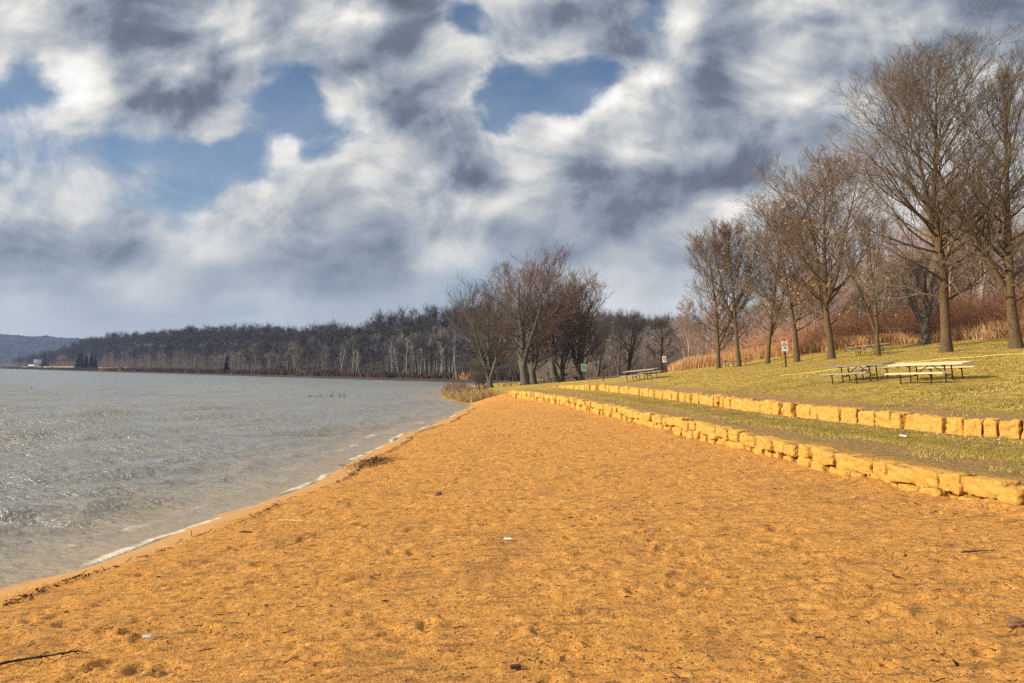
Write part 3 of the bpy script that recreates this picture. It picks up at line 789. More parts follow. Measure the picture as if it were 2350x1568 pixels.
def grow(seed, H, r0, clear=.18, spread=.30, nprim=30, n2=8, n3=5, n4=3, leaders=((0, 0, 1.0),), a_lo=1.05, a_hi=.5, rt=.0085, shape=.75, lean=(0, 0), up=.10, wob=.03, leaf=0, leaflow=.6, ksides=12, drop=0.0, tipmul=1.0, crown_w=None):
    """leaders: (fork height as share of H, tilt, share of radius); returns trunk, crown and leaf arrays"""
    rng = np.random.default_rng(seed); T = TreeMesh(); C = TreeMesh()
    K = 15; stems = []
    z = np.array([[0, 0, 0.]])
    for i, (fk, tilt, rs) in enumerate(leaders):
        if i == 0:
            d = norm(np.array([[lean[0] + math.sin(tilt) * .8, lean[1] + math.sin(tilt) * .3, 1.0]]))
            P = walk(z - np.array([[0, 0, .35]]), d, np.array([H * .96 + .35]), K, wob, .05, rng)
            t = np.linspace(0, 1, K); Rr = (r0 * rs * (1 - t) ** .85 + rt * 1.5)[None, :].copy()
            Rr[0, 0] *= 1.55; Rr[0, 1] *= 1.03
            main = (P, Rr)
        else:
            f = fk * (K - 1); j = int(f); p = main[0][0, j] * (1 - (f - j)) + main[0][0, j + 1] * (f - j)
            az_ = i * 2.4 + rng.random() * .6 if len(leaders) > 2 else rng.choice([-.2, 3.0])
            d = norm(np.array([[math.cos(az_) * math.sin(tilt), math.sin(az_) * math.sin(tilt), math.cos(tilt)]]))
            P = walk(p[None, :], d, np.array([H * (1 - fk) * (.97 - .05 * rng.random())]), K, wob * 1.3, .045, rng)
            t = np.linspace(0, 1, K); rr = main[1][0, j] * rs; Rr = (rr * (1 - t) ** .85 + rt * 1.5)[None, :]
        T.keep(P, Rr, ksides); stems.append((P, Rr, fk))
    leaves = []
    for (P, Rr, fk) in stems:
        n1 = nprim if len(stems) == 1 else max(6, int(nprim * (1.2 - fk) / len(stems) * 1.15))
        t0 = max(.03, (clear - fk) / max(.05, 1 - fk)) if fk < clear else .12
        t = t0 + (.97 - t0) * ((np.arange(n1) + rng.random(n1) * .9) / n1) ** 1.0
        f = t * (K - 1); i = np.minimum(f.astype(int), K - 2); w = (f - i)[:, None]
        p = P[0, i] * (1 - w) + P[0, i + 1] * w; rad = Rr[0, i]
        hrel = np.clip((p[:, 2] / H - clear) / (1 - clear), 0, 1)
        env = spread * H * np.maximum(.10, np.sin(np.pi * np.clip(hrel * .86 + .13, 0, 1) ** shape)) ** .9
        az_ = np.arange(n1) * 2.39996 + rng.normal(size=n1) * .35
        a = a_lo + (a_hi - a_lo) * hrel + .12 * rng.normal(size=n1)
        d = np.stack([np.cos(az_) * np.sin(a), np.sin(az_) * np.sin(a), np.cos(a) - drop * (1 - hrel)], 1)
        L1 = env / np.maximum(np.sin(a), .6) * rng.uniform(.75, 1.2, n1)
        r1 = np.clip(rad * .42, rt * 1.4, .012 * L1 + .02)
        P1 = walk(p, d, L1, 9, .09, up, rng); R1 = taper(r1, 9, np.full(n1, rt * 1.2))
        big = r1 > .03
        if big.any(): T.keep(P1[big], R1[big], 6)
        if (~big).any(): C.keep(P1[~big], R1[~big], 4)
        q = sprout(P1, R1, n2, .14, 1.0, .58, lambda t, l: l * (.58 - .36 * t) + .25, rng, rt * 1.25)
        P2 = walk(q[0], q[1], q[3], 6, .08, up * .8, rng); R2 = taper(q[2], 6, np.full(len(q[2]), rt)); C.keep(P2, R2, 3)
        q = sprout(P2, R2, n3, .12, 1.0, .55, lambda t, l: l * (.50 - .22 * t) + .18, rng, rt)
        P3 = walk(q[0], q[1], q[3], 4, .08, up * .7, rng); R3 = taper(q[2], 4, np.full(len(q[2]), rt * .8)); C.keep(P3, R3, 3)
        if n4:
            q = sprout(P3, R3, n4, .15, 1.0, .52, lambda t, l: l * (.45 - .15 * t) + .16, rng, rt * .8)
            P4 = walk(q[0], q[1], q[3] * tipmul, 3, .07, up * .5, rng); R4 = taper(q[2], 3, np.full(len(q[2]), rt * .55)); C.keep(P4, R4, 3)
        if leaf: leaves.append(P3[:, 1:].reshape(-1, 3))
    # bring the grown tree to its surveyed height and crown width
    Vc = C.points()
    kz = H / np.percentile(Vc[:, 2], 99.6); rad = np.hypot(Vc[:, 0], Vc[:, 1]); kx = (crown_w or spread * H) / np.percentile(rad, 93)
    def fit(V):
        f = kx + 0 * V[:, 2]; g = np.clip(V[:, 2] / (clear * H + 1e-6), 0, 1); f = 1 * (1 - g) + kx * g
        return np.c_[V[:, 0] * f, V[:, 1] * f, V[:, 2] * np.where(V[:, 2] < 0, 1, kz)]
    T.settle(fit); C.settle(fit); out = [T.arrays(), C.arrays(), None]
    if leaf:
        lp = fit(np.concatenate(leaves)); wgt = np.exp(-((lp[:, 2] / H - .25) / leaflow) ** 2) * np.exp(-(np.hypot(lp[:, 0], lp[:, 1]) / (spread * H * .8)) ** 2) + .05
        cl = rng.choice(len(lp), size=max(1, leaf // 5), p=wgt / wgt.sum())
        c = np.repeat(lp[cl], 5, 0) + rng.normal(size=(len(cl) * 5, 3)) * .09
        a = norm(rng.normal(size=c.shape)); b = norm(np.cross(a, rng.normal(size=c.shape))); sz = rng.uniform(.035, .075, len(c))[:, None]
        V = np.stack([c - a * sz * 1.3, c + b * sz, c + a * sz * 1.3, c - b * sz], 1).reshape(-1, 3)
        out[2] = (V, np.arange(len(V)).reshape(-1, 4), np.repeat(rng.random(len(c)), 4))
    return out


def plant(name, label, cat, loc, arrs, bark, twig, group=None, rz=0.0, crown='crown'):
    root = empty(name, loc, rz); tag(root, label, cat, group)
    mesh_obj("trunk", arrs[0][0], arrs[0][1], bark, root, True)
    mesh_obj(crown, arrs[1][0], arrs[1][1], twig, root, False)
    if arrs[2] is not None: mesh_obj("dead_leaves", arrs[2][0], arrs[2][1], M['dead_leaf'], root, False, {'tint': arrs[2][2]})
    return root


def copy_tree(o, parent=None):
    c = o.copy(); COL.objects.link(c); c.parent = parent
    for ch in o.children: copy_tree(ch, c)
    return c


def base(u, v, Y):
    p = at(u, v, Y); return Vector((p.x, p.y, gz(p.x, p.y) - .03))


LAWN_TREES = "bare trees planted along the lawn"
row = [
    # u, v, Y, H, r, seed, label, kwargs
    (1649, 845, 80, 13.6, .19, 11, "bare tree at the lake end of the lawn row, with a low side stem", dict(clear=.17, spread=.31, crown_w=4.1, nprim=36, n2=10, leaders=((0, 0, 1), (.2, .40, .6)), leaf=260, shape=.7, a_lo=1.15)),
    (1697, 841, 78, 13.7, .19, 12, "bare tree with its trunk before the half hidden table of the lawn row", dict(clear=.2, spread=.22, crown_w=3.6, nprim=32, n2=10, leaders=((0, -.10, 1), (.30, .28, .8)), leaf=420, a_lo=.95, a_hi=.35)),
    (1761, 836, 76, 14.0, .18, 13, "slim bare tree just left of the sign with two white plates", dict(clear=.2, spread=.22, crown_w=3.5, nprim=34, n2=10, leaders=((0, 0, 1), (.22, .4, .6)), leaf=480, a_lo=1.0)),
    (1829, 831, 72, 14.6, .22, 14, "bare tree just right of the sign with two white plates", dict(clear=.22, spread=.26, crown_w=4.4, nprim=40, n2=10, leaf=220, leaders=((0, -.03, 1),), a_lo=1.15)),
    (1909, 825, 66, 16.4, .26, 15, "forked bare tree thick with clinging orange leaves in the middle of the lawn row", dict(clear=.17, spread=.235, crown_w=5.0, nprim=50, n2=10, leaders=((0, -.02, 1), (.12, .16, .7), (.3, .2, .7)), leaf=1500, a_lo=1.0, a_hi=.3, leaflow=.45)),
    (2016, 818, 60, 11.0, .16, 16, "small forked young tree between two large trees, in front of the brush", dict(clear=.2, spread=.30, crown_w=3.2, nprim=24, n2=8, leaders=((0, -.05, 1), (.19, .42, .7)), leaf=120, a_lo=1.0)),
    (2172, 808, 52, 18.9, .30, 17, "tallest bare tree with a thick straight twin stemmed trunk behind the two front tables", dict(clear=.20, spread=.30, crown_w=6.2, nprim=60, n2=10, leaders=((0, -.06, 1), (.22, .07, .75)), leaf=0, a_lo=1.25, a_hi=.34, shape=.62)),
    (2334, 800, 49, 17.4, .31, 18, "large bare tree leaning left at the right edge of the picture", dict(clear=.2, spread=.30, crown_w=5.6, nprim=50, n2=10, leaders=((0, -.17, 1), (.21, .5, .65)), leaf=0, a_lo=1.3, a_hi=.36, shape=.65, drop=.25)),
]
for (u, v, Y, H, r, sd_, lab, kw) in row:
    a = grow(sd_, H, r, **kw)
    plant("bare_tree", lab, "tree", base(u, v, Y), a, M['bark'], M['twig_warm'] if kw.get('leaf', 0) > 400 else M['twig'], LAWN_TREES)

lake_row = [
    (1126, 890, 105, 13.8, .33, 21, "vase shaped bare tree standing nearest the water on the spit", 'twig_grey', dict(clear=.09, spread=.40, crown_w=5.0, nprim=50, n2=9, leaders=((0, -.12, 1), (.09, .22, .85), (.11, .5, .7), (.13, .6, .65), (.1, .40, .6)), a_lo=1.15, a_hi=.5, rt=.009, shape=.8)),
    (1206, 883, 112, 17.2, .55, 22, "broad thick trunked bare tree with long arching limbs left of the lakeside tables", 'twig_red', dict(clear=.2, spread=.40, crown_w=7.4, nprim=40, n2=10, leaders=((0, 0, 1), (.13, .5, .6), (.17, .42, .7), (.2, .55, .55)), a_lo=1.3, a_hi=.75, rt=.013, up=.05, wob=.06, shape=.9)),
    (1224, 882, 117, 13.0, .48, 23, "dark trunked bare tree close behind the broad one of the lakeside group", 'twig_red', dict(clear=.2, spread=.38, crown_w=5.2, nprim=28, n2=9, leaders=((0, 0, 1), (.17, .45, .65), (.2, .5, .6)), a_lo=1.2, a_hi=.7, rt=.0125, wob=.06)),
    (1276, 876, 124, 19.6, .50, 24, "tallest bare tree of the lakeside group with two black main limbs forking in a V", 'twig_red', dict(clear=.22, spread=.36, crown_w=6.8, nprim=38, n2=10, leaders=((0, -.34, 1), (.13, .5, .85), (.35, .5, .6)), a_lo=1.2, a_hi=.7, rt=.0135, up=.05, wob=.06, shape=.95)),
    (1288, 875.5, 119, 13.0, .45, 25, "bare tree close to the right of the tallest lakeside tree, beside the tall grill", 'twig_red', dict(clear=.18, spread=.38, crown_w=5.0, nprim=26, n2=9, leaders=((0, .1, 1), (.16, .6, .6), (.2, .4, .6)), a_lo=1.15, a_hi=.7, rt=.0125, wob=.06)),
    (1332, 873, 119, 14.9, .44, 26, "bare tree with a rounded top rising behind the green sign", 'twig_grey', dict(clear=.12, spread=.37, crown_w=5.2, nprim=42, n2=10, leaders=((0, -.05, 1), (.12, .38, .75), (.1, .6, .6), (.18, .3, .6)), a_lo=1.15, a_hi=.5, rt=.0125, shape=.7)),
]
for (u, v, Y, H, r, sd_, lab, tw, kw) in lake_row:
    plant("bare_tree", lab, "tree", base(u, v, Y), grow(sd_, H, r, **kw), M['bark_grey'], M[tw], "bare trees round the lakeside tables")

# smaller stems behind the wooden post and middle table
for (u, v, Y, H, r, sd_, lab, kw) in [
    (1373, 865, 142, 10.6, .17, 31, "several stemmed bare tree behind the bare wooden post", dict(clear=.08, spread=.34, nprim=26, n2=7, leaders=((0, -.2, 1), (.05, .25, .9), (.06, .3, .8)), rt=.013, a_lo=.9)),
    (1420, 862, 138, 10.6, .18, 32, "slim bare tree between the wooden post and the middle table", dict(clear=.15, spread=.32, nprim=20, n2=6, leaders=((0, -.05, 1), (.08, .2, .9)), rt=.013, a_lo=.9)),
    (1440, 868, 124, 9.8, .17, 33, "twin stemmed bare tree directly behind the left end of the middle table", dict(clear=.18, spread=.30, nprim=18, n2=6, leaders=((0, .05, 1), (.04, .15, .9)), rt=.010, a_lo=1.0, a_hi=.5)),
    (1519, 858, 118, 8.5, .2, 34, "dark trunked bare tree just left of the small white sign", dict(clear=.25, spread=.28, nprim=20, n2=7, rt=.012)),
    (2126, 790, 68, 7.5, .33, 35, "short stump like dark tree with broken limbs at the edge of the brush", dict(clear=.25, spread=.3, nprim=10, n2=5, leaders=((0, 0, 1), (.2, .5, .7), (.25, .45, .7)), rt=.012, a_lo=.9))]:
    plant("bare_tree", lab, "tree", base(u, v, Y), grow(sd_, H, r, **kw), M['bark_grey'], M['twig_grey'], None)

# the wooded hillside: prototypes, then copies
protos = []
for k, (H, kw) in enumerate([(13, dict(clear=.30, spread=.24, nprim=16, n2=6, n3=5, n4=3, a_lo=.9)), (14.5, dict(clear=.35, spread=.20, nprim=16, n2=6, n3=5, n4=3, leaders=((0, .05, 1), (.2, .2, .8)), a_lo=.8)),
                             (11, dict(clear=.2, spread=.30, nprim=16, n2=6, n3=5, n4=3, leaders=((0, -.1, 1), (.1, .35, .8), (.15, .3, .7)))), (12, dict(clear=.25, spread=.28, nprim=18, n2=6, n3=5, n4=3, wob=.07, a_lo=1.2)), (9, dict(clear=.1, spread=.36, nprim=18, n2=6, n3=5, n4=3, leaders=((0, .2, 1), (.05, .4, .8), (.06, .5, .8))))]):
    protos.append(grow(100 + k, H, .15, rt=.014, ksides=6, **kw))


def copse(spots, name, label, group, bark, twig, seed):
    rng = random.Random(seed); first = {}
    for (x, y, s) in spots:
        k = rng.randrange(len(protos)); z = gz(x, y) - .05
        if (k, twig) not in first:
            o = plant(name, label, "tree", (x, y, z), protos[k], bark, M[twig], group); first[(k, twig)] = o
        else:
            o = copy_tree(first[(k, twig)]); o.location = (x, y, z)
        o.rotation_euler = (rng.uniform(-.05, .05), rng.uniform(-.05, .05), rng.uniform(0, 6.28)); o.scale = (s, s, s * rng.uniform(.92, 1.08))


rng = random.Random(4)
spots = []
for i in range(4000):                                           # behind the brush on the right
    if len(spots) >= 165: break
    u = rng.uniform(1560, 2560) if rng.random() < .8 else rng.uniform(2560, 3300); k = np.interp(u, [1550, 1650, 1750, 1900, 2050, 2200, 2350, 2560], [107, 100, 97, 85, 80, 77, 74, 70])
    Y = k + 62 * rng.random() ** 1.5; d = ray(u, 848); x = d.x / d.y * Y
    if min([math.hypot(x - a, Y - b) for a, b, _ in spots] or [9]) < 2.0: continue
    spots.append((x, Y, rng.uniform(.72, 1.0) * np.interp(u, [1560, 1700, 1900, 2200, 2400], [.62, .68, .90, 1.12, 1.2])))
copse(spots, "hillside_tree", "bare pinkish brown tree in the wood on the hillside behind the brush", "bare trees in the hillside wood", M['wood_twig'], 'wood_twig', 8)
spots = []
for i in range(4000):                                           # behind the lakeside group and the middle table
    if len(spots) >= 125: break
    u = rng.uniform(1180, 1600); Y = rng.uniform(150, 235) if u > 1360 else rng.uniform(200, 250); d = ray(u, 848); x = d.x / d.y * Y
    if u < 1250 and gz(x, Y) < .6: continue
    if min([math.hypot(x - a, Y - b) for a, b, _ in spots] or [9]) < 2.4: continue
    spots.append((x, Y, rng.uniform(.8, 1.05) * np.interp(Y, [150, 190, 250], [.86, .98, 1.2]) * np.interp(u, [1180, 1300, 1420, 1500, 1600], [.55, .64, .72, .74, .66])))
copse(spots, "back_wood_tree", "bare grey brown tree in the low wood beyond the lakeside group and middle table", "bare trees in the wood at the lake end", M['wood_dark'], 'wood_dark', 9)

# ------------------------------------------------------------------ far shore
A0 = np.array([-14.8, 204.0]); DIR = np.array([-.569, .822]); NRM = np.array([.822, .569])
def shore(t, q): return A0 + np.multiply.outer(np.asarray(t, float), DIR) + np.multiply.outer(np.asarray(q, float), NRM)
sky_line = [(202, 783), (244, 779), (261, 770), (310, 768), (366, 765), (430, 762), (512, 753), (573, 754), (637, 763), (711, 765), (758, 757), (850, 757), (893, 750), (935, 737), (978, 722), (1042, 713), (1120, 716)]
QC = 72.0; rt_, rh_ = [], []
for (u, v) in sky_line:
    d = ray(u, v); k = d.x / d.y; P0 = A0 + NRM * QC
    t = (P0[0] - k * P0[1]) / (k * DIR[1] - DIR[0]); Yp = P0[1] + t * DIR[1]
    rt_.append(t); rh_.append(at(u, v, Yp).z)
rt_ = np.array(rt_); rh_ = np.array(rh_); od = np.argsort(rt_); rt_ = rt_[od]; rh_ = rh_[od]
TREE_H = 12.0
def ridge(t): return np.interp(t, np.r_[-400, rt_, rt_[-1] + 60, 4000], np.r_[6 + TREE_H, rh_, 13 + TREE_H, 15 + TREE_H]) - TREE_H
def far_z(t, q):
    r = ridge(t); t = np.asarray(t, float)
    low = .9 * sstep(q, -1, 3) + 1.2 * sstep(q, 3, 30)
    hill = np.maximum(r - 2.1, 0) * sstep(q, 14, QC) * (1 - .25 * sstep(q, QC + 20, 300))
    return low + hill + np.where(q < -1, (q + 1) * .2, 0)
tv = np.concatenate([np.linspace(-190, 60, 40)[:-1], np.linspace(60, 3000, 260)]); qv = np.concatenate([[-10, -3, -1, 0, 1, 2, 4, 8], np.linspace(12, 120, 30), np.linspace(130, 500, 14)])
Tg, Qg = np.meshgrid(tv, qv, indexing='ij'); Pg = A0 + Tg[..., None] * DIR + Qg[..., None] * NRM
Zg = far_z(Tg, Qg) * sstep(Tg, -190, -60)
Zg = np.where(Tg < -60, np.minimum(Zg, 1.2), Zg)
farland = noisy("far shore soil", (.022, .019, .020), (.060, .046, .040), .08, .95, 0, obj=False)
o = mesh_obj("far_shore", np.c_[Pg.reshape(-1, 2), Zg.ravel()], grid_faces(len(tv), len(qv)), farland, smooth=True)
tag(o, "low wooded shore across the lake", "shore", kind='structure')


def far_at(u, q):
    """point on the far shore seen in picture column u, q metres behind its waterline"""
    d = ray(u, 850); k = d.x / d.y; P0 = A0 + NRM * q
    t = (P0[0] - k * P0[1]) / (k * DIR[1] - DIR[0]); p = P0 + t * DIR
    return Vector((p[0], p[1], float(far_z(t, np.array(q, float)))))


# low-detail wood trees as arrays
def small_tree(seed, H, spread=.3, clear=.35, n1=13, n2=6, n3=4, w=.05, pale=False):
    rng = np.random.default_rng(seed); C = TreeMesh()
    P = walk(np.array([[0, 0, -.5]]), np.array([[0, 0, 1.]]), np.array([H * .93]), 6, .05, .05, rng); Rr = taper(np.array([.18]), 6, np.array([.06]))
    C.tube(P, Rr, 5)
    q = sprout(P, Rr, n1, clear, .98, .8, lambda t, l: spread * H * np.sin(np.pi * np.clip((t - clear) / (1 - clear) * .8 + .15, 0, 1)) ** .7 * 1.1, rng, w)
    P1 = walk(q[0], q[1], q[3], 4, .12, .14, rng); R1 = taper(q[2], 4, np.full(len(q[2]), w * .8))
    for k in range(3): C.rib(P1[:, k], P1[:, k + 1], R1[:, k], R1[:, k + 1], rng)
    q = sprout(P1, R1, n2, .2, 1, .7, lambda t, l: l * .5 + .3, rng, w * .7); P2 = walk(q[0], q[1], q[3], 3, .15, .12, rng)
    ww = np.full(len(P2), w * .7)
    for k in range(2): C.rib(P2[:, k], P2[:, k + 1], ww, ww * .8, rng)
    q = sprout(P2, np.full((len(P2), 3), w), n3, .2, 1, .7, lambda t, l: l * .6 + .3, rng, w * .5); P3 = walk(q[0], q[1], q[3], 2, .1, .1, rng)
    ww = np.full(len(P3), w * .62); C.rib(P3[:, 0], P3[:, 1], ww, ww * .6, rng)
    return C.arrays()


lows = [small_tree(200 + k, 12, [.30, .26, .34, .22][k], [.35, .45, .3, .4][k]) for k in range(4)]
rngF = np.random.default_rng(12)
# the wood on the far ridge reads as one mass
V = []; Fq = []; n = 0; cnt = 0
tcand = -8 + 1500 * rngF.random(9000) ** 1.45; qcand = 20 + 95 * rngF.random(9000)
for t, q in zip(tcand, qcand):
    if cnt >= 2300: break
    p = A0 + t * DIR + q * NRM; z = float(far_z(np.array(t), np.array(q)))
    if q < 36 and rngF.random() < .25: continue
    v, f = lows[rngF.integers(4)]; s = rngF.uniform(.62, 1.22) * (.5 + .5 * sstep(t, 0, 80)) * (1.0 if q < 90 else .9) * (1 + .12 * sstep(t, 500, 1400)); a = rngF.random() * 6.3
    ca, sa = math.cos(a), math.sin(a)
    V.append(np.c_[v[:, 0] * ca - v[:, 1] * sa, v[:, 0] * sa + v[:, 1] * ca, v[:, 2]].astype(np.float32) * np.float32(s) + np.array([p[0], p[1], z], np.float32)); Fq.append(f + n); n += len(v); cnt += 1
o = mesh_obj("far_wood", np.concatenate(V), np.concatenate(Fq), M['shore_twig'])
tag(o, "dark bare wood covering the ridge across the lake", "wood", kind='stuff')
del V, Fq

# trees one can tell apart along the far waterline
SHORE = "bare trees along the far waterline"
def shore_copies(specs, name, label, group, mat, arrs, seed):
    rng = random.Random(seed); first = {}
    for (u, q, s) in specs:
        p = far_at(u, q); k = rng.randrange(len(arrs))
        if k not in first:
            o = mesh_obj(name, arrs[k][0], arrs[k][1], mat); tag(o, label, "tree", group); first[k] = o
        else:
            o = first[k].copy(); COL.objects.link(o)
        o.location = (p.x, p.y, p.z - .2); o.rotation_euler = (0, 0, rng.uniform(0, 6.28)); o.scale = (s, s, s)
rr = random.Random(77)
def birch(seed):
    rng = np.random.default_rng(seed); C = TreeMesh()
    P = walk(np.array([[0, 0, -.4]]), np.array([[.05 * rng.normal(), .05 * rng.normal(), 1.]]), np.array([11.5]), 8, .05, .06, rng); Rr = taper(np.array([.15]), 8, np.array([.06])); C.tube(P, Rr, 6)
    q = sprout(P, Rr, 12, .45, .98, .6, lambda t, l: .22 * l * (1.2 - t * .6), rng, .05); P1 = walk(q[0], q[1], q[3], 4, .14, .12, rng); R1 = taper(q[2], 4, np.full(len(q[2]), .03)); C.tube(P1, R1, 3)
    q = sprout(P1, R1, 5, .2, 1, .7, lambda t, l: l * .5 + .3, rng, .03); P2 = walk(q[0], q[1], q[3], 3, .14, .1, rng); ww = np.full(len(P2), .028)
    for k in range(2): C.rib(P2[:, k], P2[:, k + 1], ww, ww * .7, rng)
    return C.arrays()
bir = [birch(300 + k) for k in range(4)]
shore_copies([(rr.uniform(885, 1045), rr.uniform(7, 16), rr.uniform(.62, .92)) for i in range(26)] + [(rr.uniform(780, 830), rr.uniform(6, 12), rr.uniform(.6, .8)) for i in range(6)] + [(rr.uniform(330, 760), rr.uniform(8, 14), rr.uniform(.6, .8)) for i in range(6)],
             "pale_trunked_tree", "pale trunked bare tree in the wood at the far waterline", "pale trunked trees along the far waterline", M['birch'], bir, 5)
shore_copies([(rr.uniform(560, 1090), rr.uniform(6, 22), rr.uniform(.62, .95)) for i in range(84)], "shore_tree", "dark bare tree crowding the far waterline opposite the beach", SHORE, M['shore_twig'], lows, 6)
shore_copies([(rr.uniform(330, 760), rr.uniform(6, 20), rr.uniform(.55, .85)) for i in range(34)] + [(rr.uniform(620, 1040), rr.uniform(16, 34), rr.uniform(.8, 1.0)) for i in range(24)] + [(rr.uniform(-40, 150), rr.uniform(30, 70), rr.uniform(1.0, 1.5)) for i in range(26)],
             "pale_tree", "pale grey bare tree standing before the dark far wood", "pale bare trees before the far wood", M['shore_pale'], lows, 7)
oak = small_tree(260, 12, .45, .3, 9, 6, 5, .06)
shore_copies([(452, 9, .9)], "spreading_tree", "single spreading dark tree on the far waterline, left of the small conifer", None, M['shore_twig'], [oak], 1)
shore_copies([(140, 14, 1.3)], "red_brown_tree", "round reddish brown bare tree between the two clumps of conifers", None, M['wood_twig'], [small_tree(261, 9, .5, .15, 14, 7, 5, .08)], 1)


def conifer(seed, H, rad, low=.06):
    rng = np.random.default_rng(seed); T = TreeMesh(); C = TreeMesh()
    P = walk(np.array([[0, 0, -.4]]), np.array([[0, 0, 1.]]), np.array([H]), 6, .01, .02, rng); T.tube(P, taper(np.array([.22]), 6, np.array([.03])), 6)
    n = 420; t = low + (1 - low) * rng.random(n) ** 1.15; a = rng.random(n) * 6.3; L = rad * (1 - t) ** .8 * rng.uniform(.6, 1.15, n) + .2
    p0 = np.c_[np.zeros(n), np.zeros(n), t * H]; d = np.c_[np.cos(a), np.sin(a), rng.uniform(-.35, .15, n)]
    for k in range(3):
        p = p0 + d * (L * (.25 + .25 * k))[:, None]; e = p + d * (L * .45)[:, None] + rng.normal(size=p.shape) * .15
        C.rib(p, e, .40 * (1 - .2 * k) * np.ones(n), .08 * np.ones(n), rng); C.rib(p, e, .40 * (1 - .2 * k) * np.ones(n), .08 * np.ones(n), rng)
    return T.arrays(), C.arrays(), None
for (u, vt, vb, q, hw, lab) in [(102, 809, 840, 22, 9, "dark broad conifer beside the white house on the far shore"), (183, 810, 842, 18, 12, "broad dark conifer leftmost in the clump of four across the lake"),
                                (198, 816, 846, 9, 6, "narrow dark conifer second in the clump of four across the lake"), (209.5, 813, 846, 9, 6.5, "tall pointed dark conifer third in the clump of four across the lake"),
                                (218.5, 818, 846, 10, 5, "slim dark conifer rightmost in the clump of four across the lake"), (520, 816, 849, 8, 5.5, "lone small dark conifer on the far shore right of the spreading tree")]:
    p = far_at(u, q); H = (vb - vt) * p.y / F * 1.12
    plant("conifer_tree", lab, "conifer", (p.x, p.y, p.z - .2), conifer(int(u), H, hw * p.y / F), M['bark_grey'], M['pine'], "dark conifers on the far shore" if 170 < u < 230 else None)

# brush along the far waterline
def blades(x, y, z, h, w, lean, rng, tint=None, seg=1):
    n = len(x); a = rng.random(n) * 6.3; dx = np.cos(a) * w; dy = np.sin(a) * w; lx = rng.normal(size=n) * lean * h; ly = rng.normal(size=n) * lean * h
    V = np.stack([np.c_[x - dx, y - dy, z], np.c_[x + dx, y + dy, z], np.c_[x + lx + dx * .3, y + ly + dy * .3, z + h], np.c_[x + lx - dx * .3, y + ly - dy * .3, z + h]], 1).reshape(-1, 3)
    return V, np.arange(len(V)).reshape(-1, 4), np.repeat(rng.random(n) if tint is None else tint, 4)
n = 26000; t = -60 + 1700 * rngF.random(n) ** 1.3; q = 1.5 + 12 * rngF.random(n) ** 1.5; p = A0 + t[:, None] * DIR + q[:, None] * NRM
z = far_z(t, q) - .1; h = (1.0 + 1.6 * rngF.random(n)) * (1 + .5 * fbm(t * .05, t * 0, 3, 2)); tint = np.clip(.15 + .45 * rngF.random(n) + .55 * sstep(fbm(t * .03, q * .1, 8, 3), .32, .5), 0, 1)
V, Fq, tt_ = blades(p[:, 0], p[:, 1], z, h * .8, .10 + .10 * rngF.random(n), .45, rngF, tint)
o = mesh_obj("shore_brush", V, Fq, M['shorebrush'], attrs={'tint': tt_}); tag(o, "brown brush fringing the far waterline", "brush", kind='stuff')

# open field and house far to the left
straw = noisy("far straw field", (.42, .30, .16), (.60, .46, .27), .05, .95, 0, obj=False)
for (u0, u1, q0, q1) in [(225, 296, 16, 19), (48, 175, 18, 21)]:
    P = []; uu = np.linspace(u0, u1, 30)
    for q in (q0, q1):
        for u in uu: p = far_at(u, q); P.append((p.x, p.y, p.z + .5 + (0.5 if q == q1 else 0)))
    nn = len(uu); o = mesh_obj("field", P, [[i, i + 1, nn + i + 1, nn + i] for i in range(nn - 1)], straw); tag(o, "pale straw strip of field on the far shore", "field", kind='structure')
hp = far_at(90, 24); hr = empty("farmhouse", hp, R(25)); tag(hr, "small white house with a grey gable roof beside the dark conifer across the lake", "house")
m = MB(); m.box(-6, 6, -4, 4, -.5, 6, .01)
m.build("wall", M['white'], hr)
mesh_obj("gable_wall", [(-6, -4, 6), (-6, 4, 6), (-6, 0, 10), (6, -4, 6), (6, 4, 6), (6, 0, 10)], np.array([[0, 2, 1], [3, 4, 5]]), M['white'], hr)
mesh_obj("roof", [(-6.6, -4.8, 5.6), (6.6, -4.8, 5.6), (6.6, 0, 10.3), (-6.6, 0, 10.3), (-6.6, 4.8, 5.6), (6.6, 4.8, 5.6), (-6.6, -4.8, 5.3), (6.6, -4.8, 5.3), (6.6, 0, 10.0), (-6.6, 0, 10.0), (-6.6, 4.8, 5.3), (6.6, 4.8, 5.3)],
         np.array([[0, 1, 2, 3], [3, 2, 5, 4], [6, 9, 8, 7], [9, 10, 11, 8], [0, 6, 7, 1], [4, 5, 11, 10], [0, 3, 9, 6], [3, 4, 10, 9], [1, 7, 8, 2], [2, 8, 11, 5]]), M['roof'], hr)
for k in (-3.4, 0.2, 3.6):
    m = MB(); m.box(k - .6, k + .6, -4.06, -3.95, 2.2, 4, .01); m.build("window", M['glass'], hr)
sp_ = far_at(78, 20); sh_ = empty("boat_shed", sp_, R(20)); tag(sh_, "low white roofed shed left of the small white house across the lake", "shed")
m = MB(); m.box(-6, 6, -3, 3, -.5, 2.4, .01); m.build("wall", M['wood_plank'], sh_)
mesh_obj("roof", [(-6.6, -3.6, 2.2), (6.6, -3.6, 2.2), (6.6, 0, 4.2), (-6.6, 0, 4.2), (-6.6, 3.6, 2.2), (6.6, 3.6, 2.2)], np.array([[0, 1, 2, 3], [3, 2, 5, 4]]), M['white'], sh_)

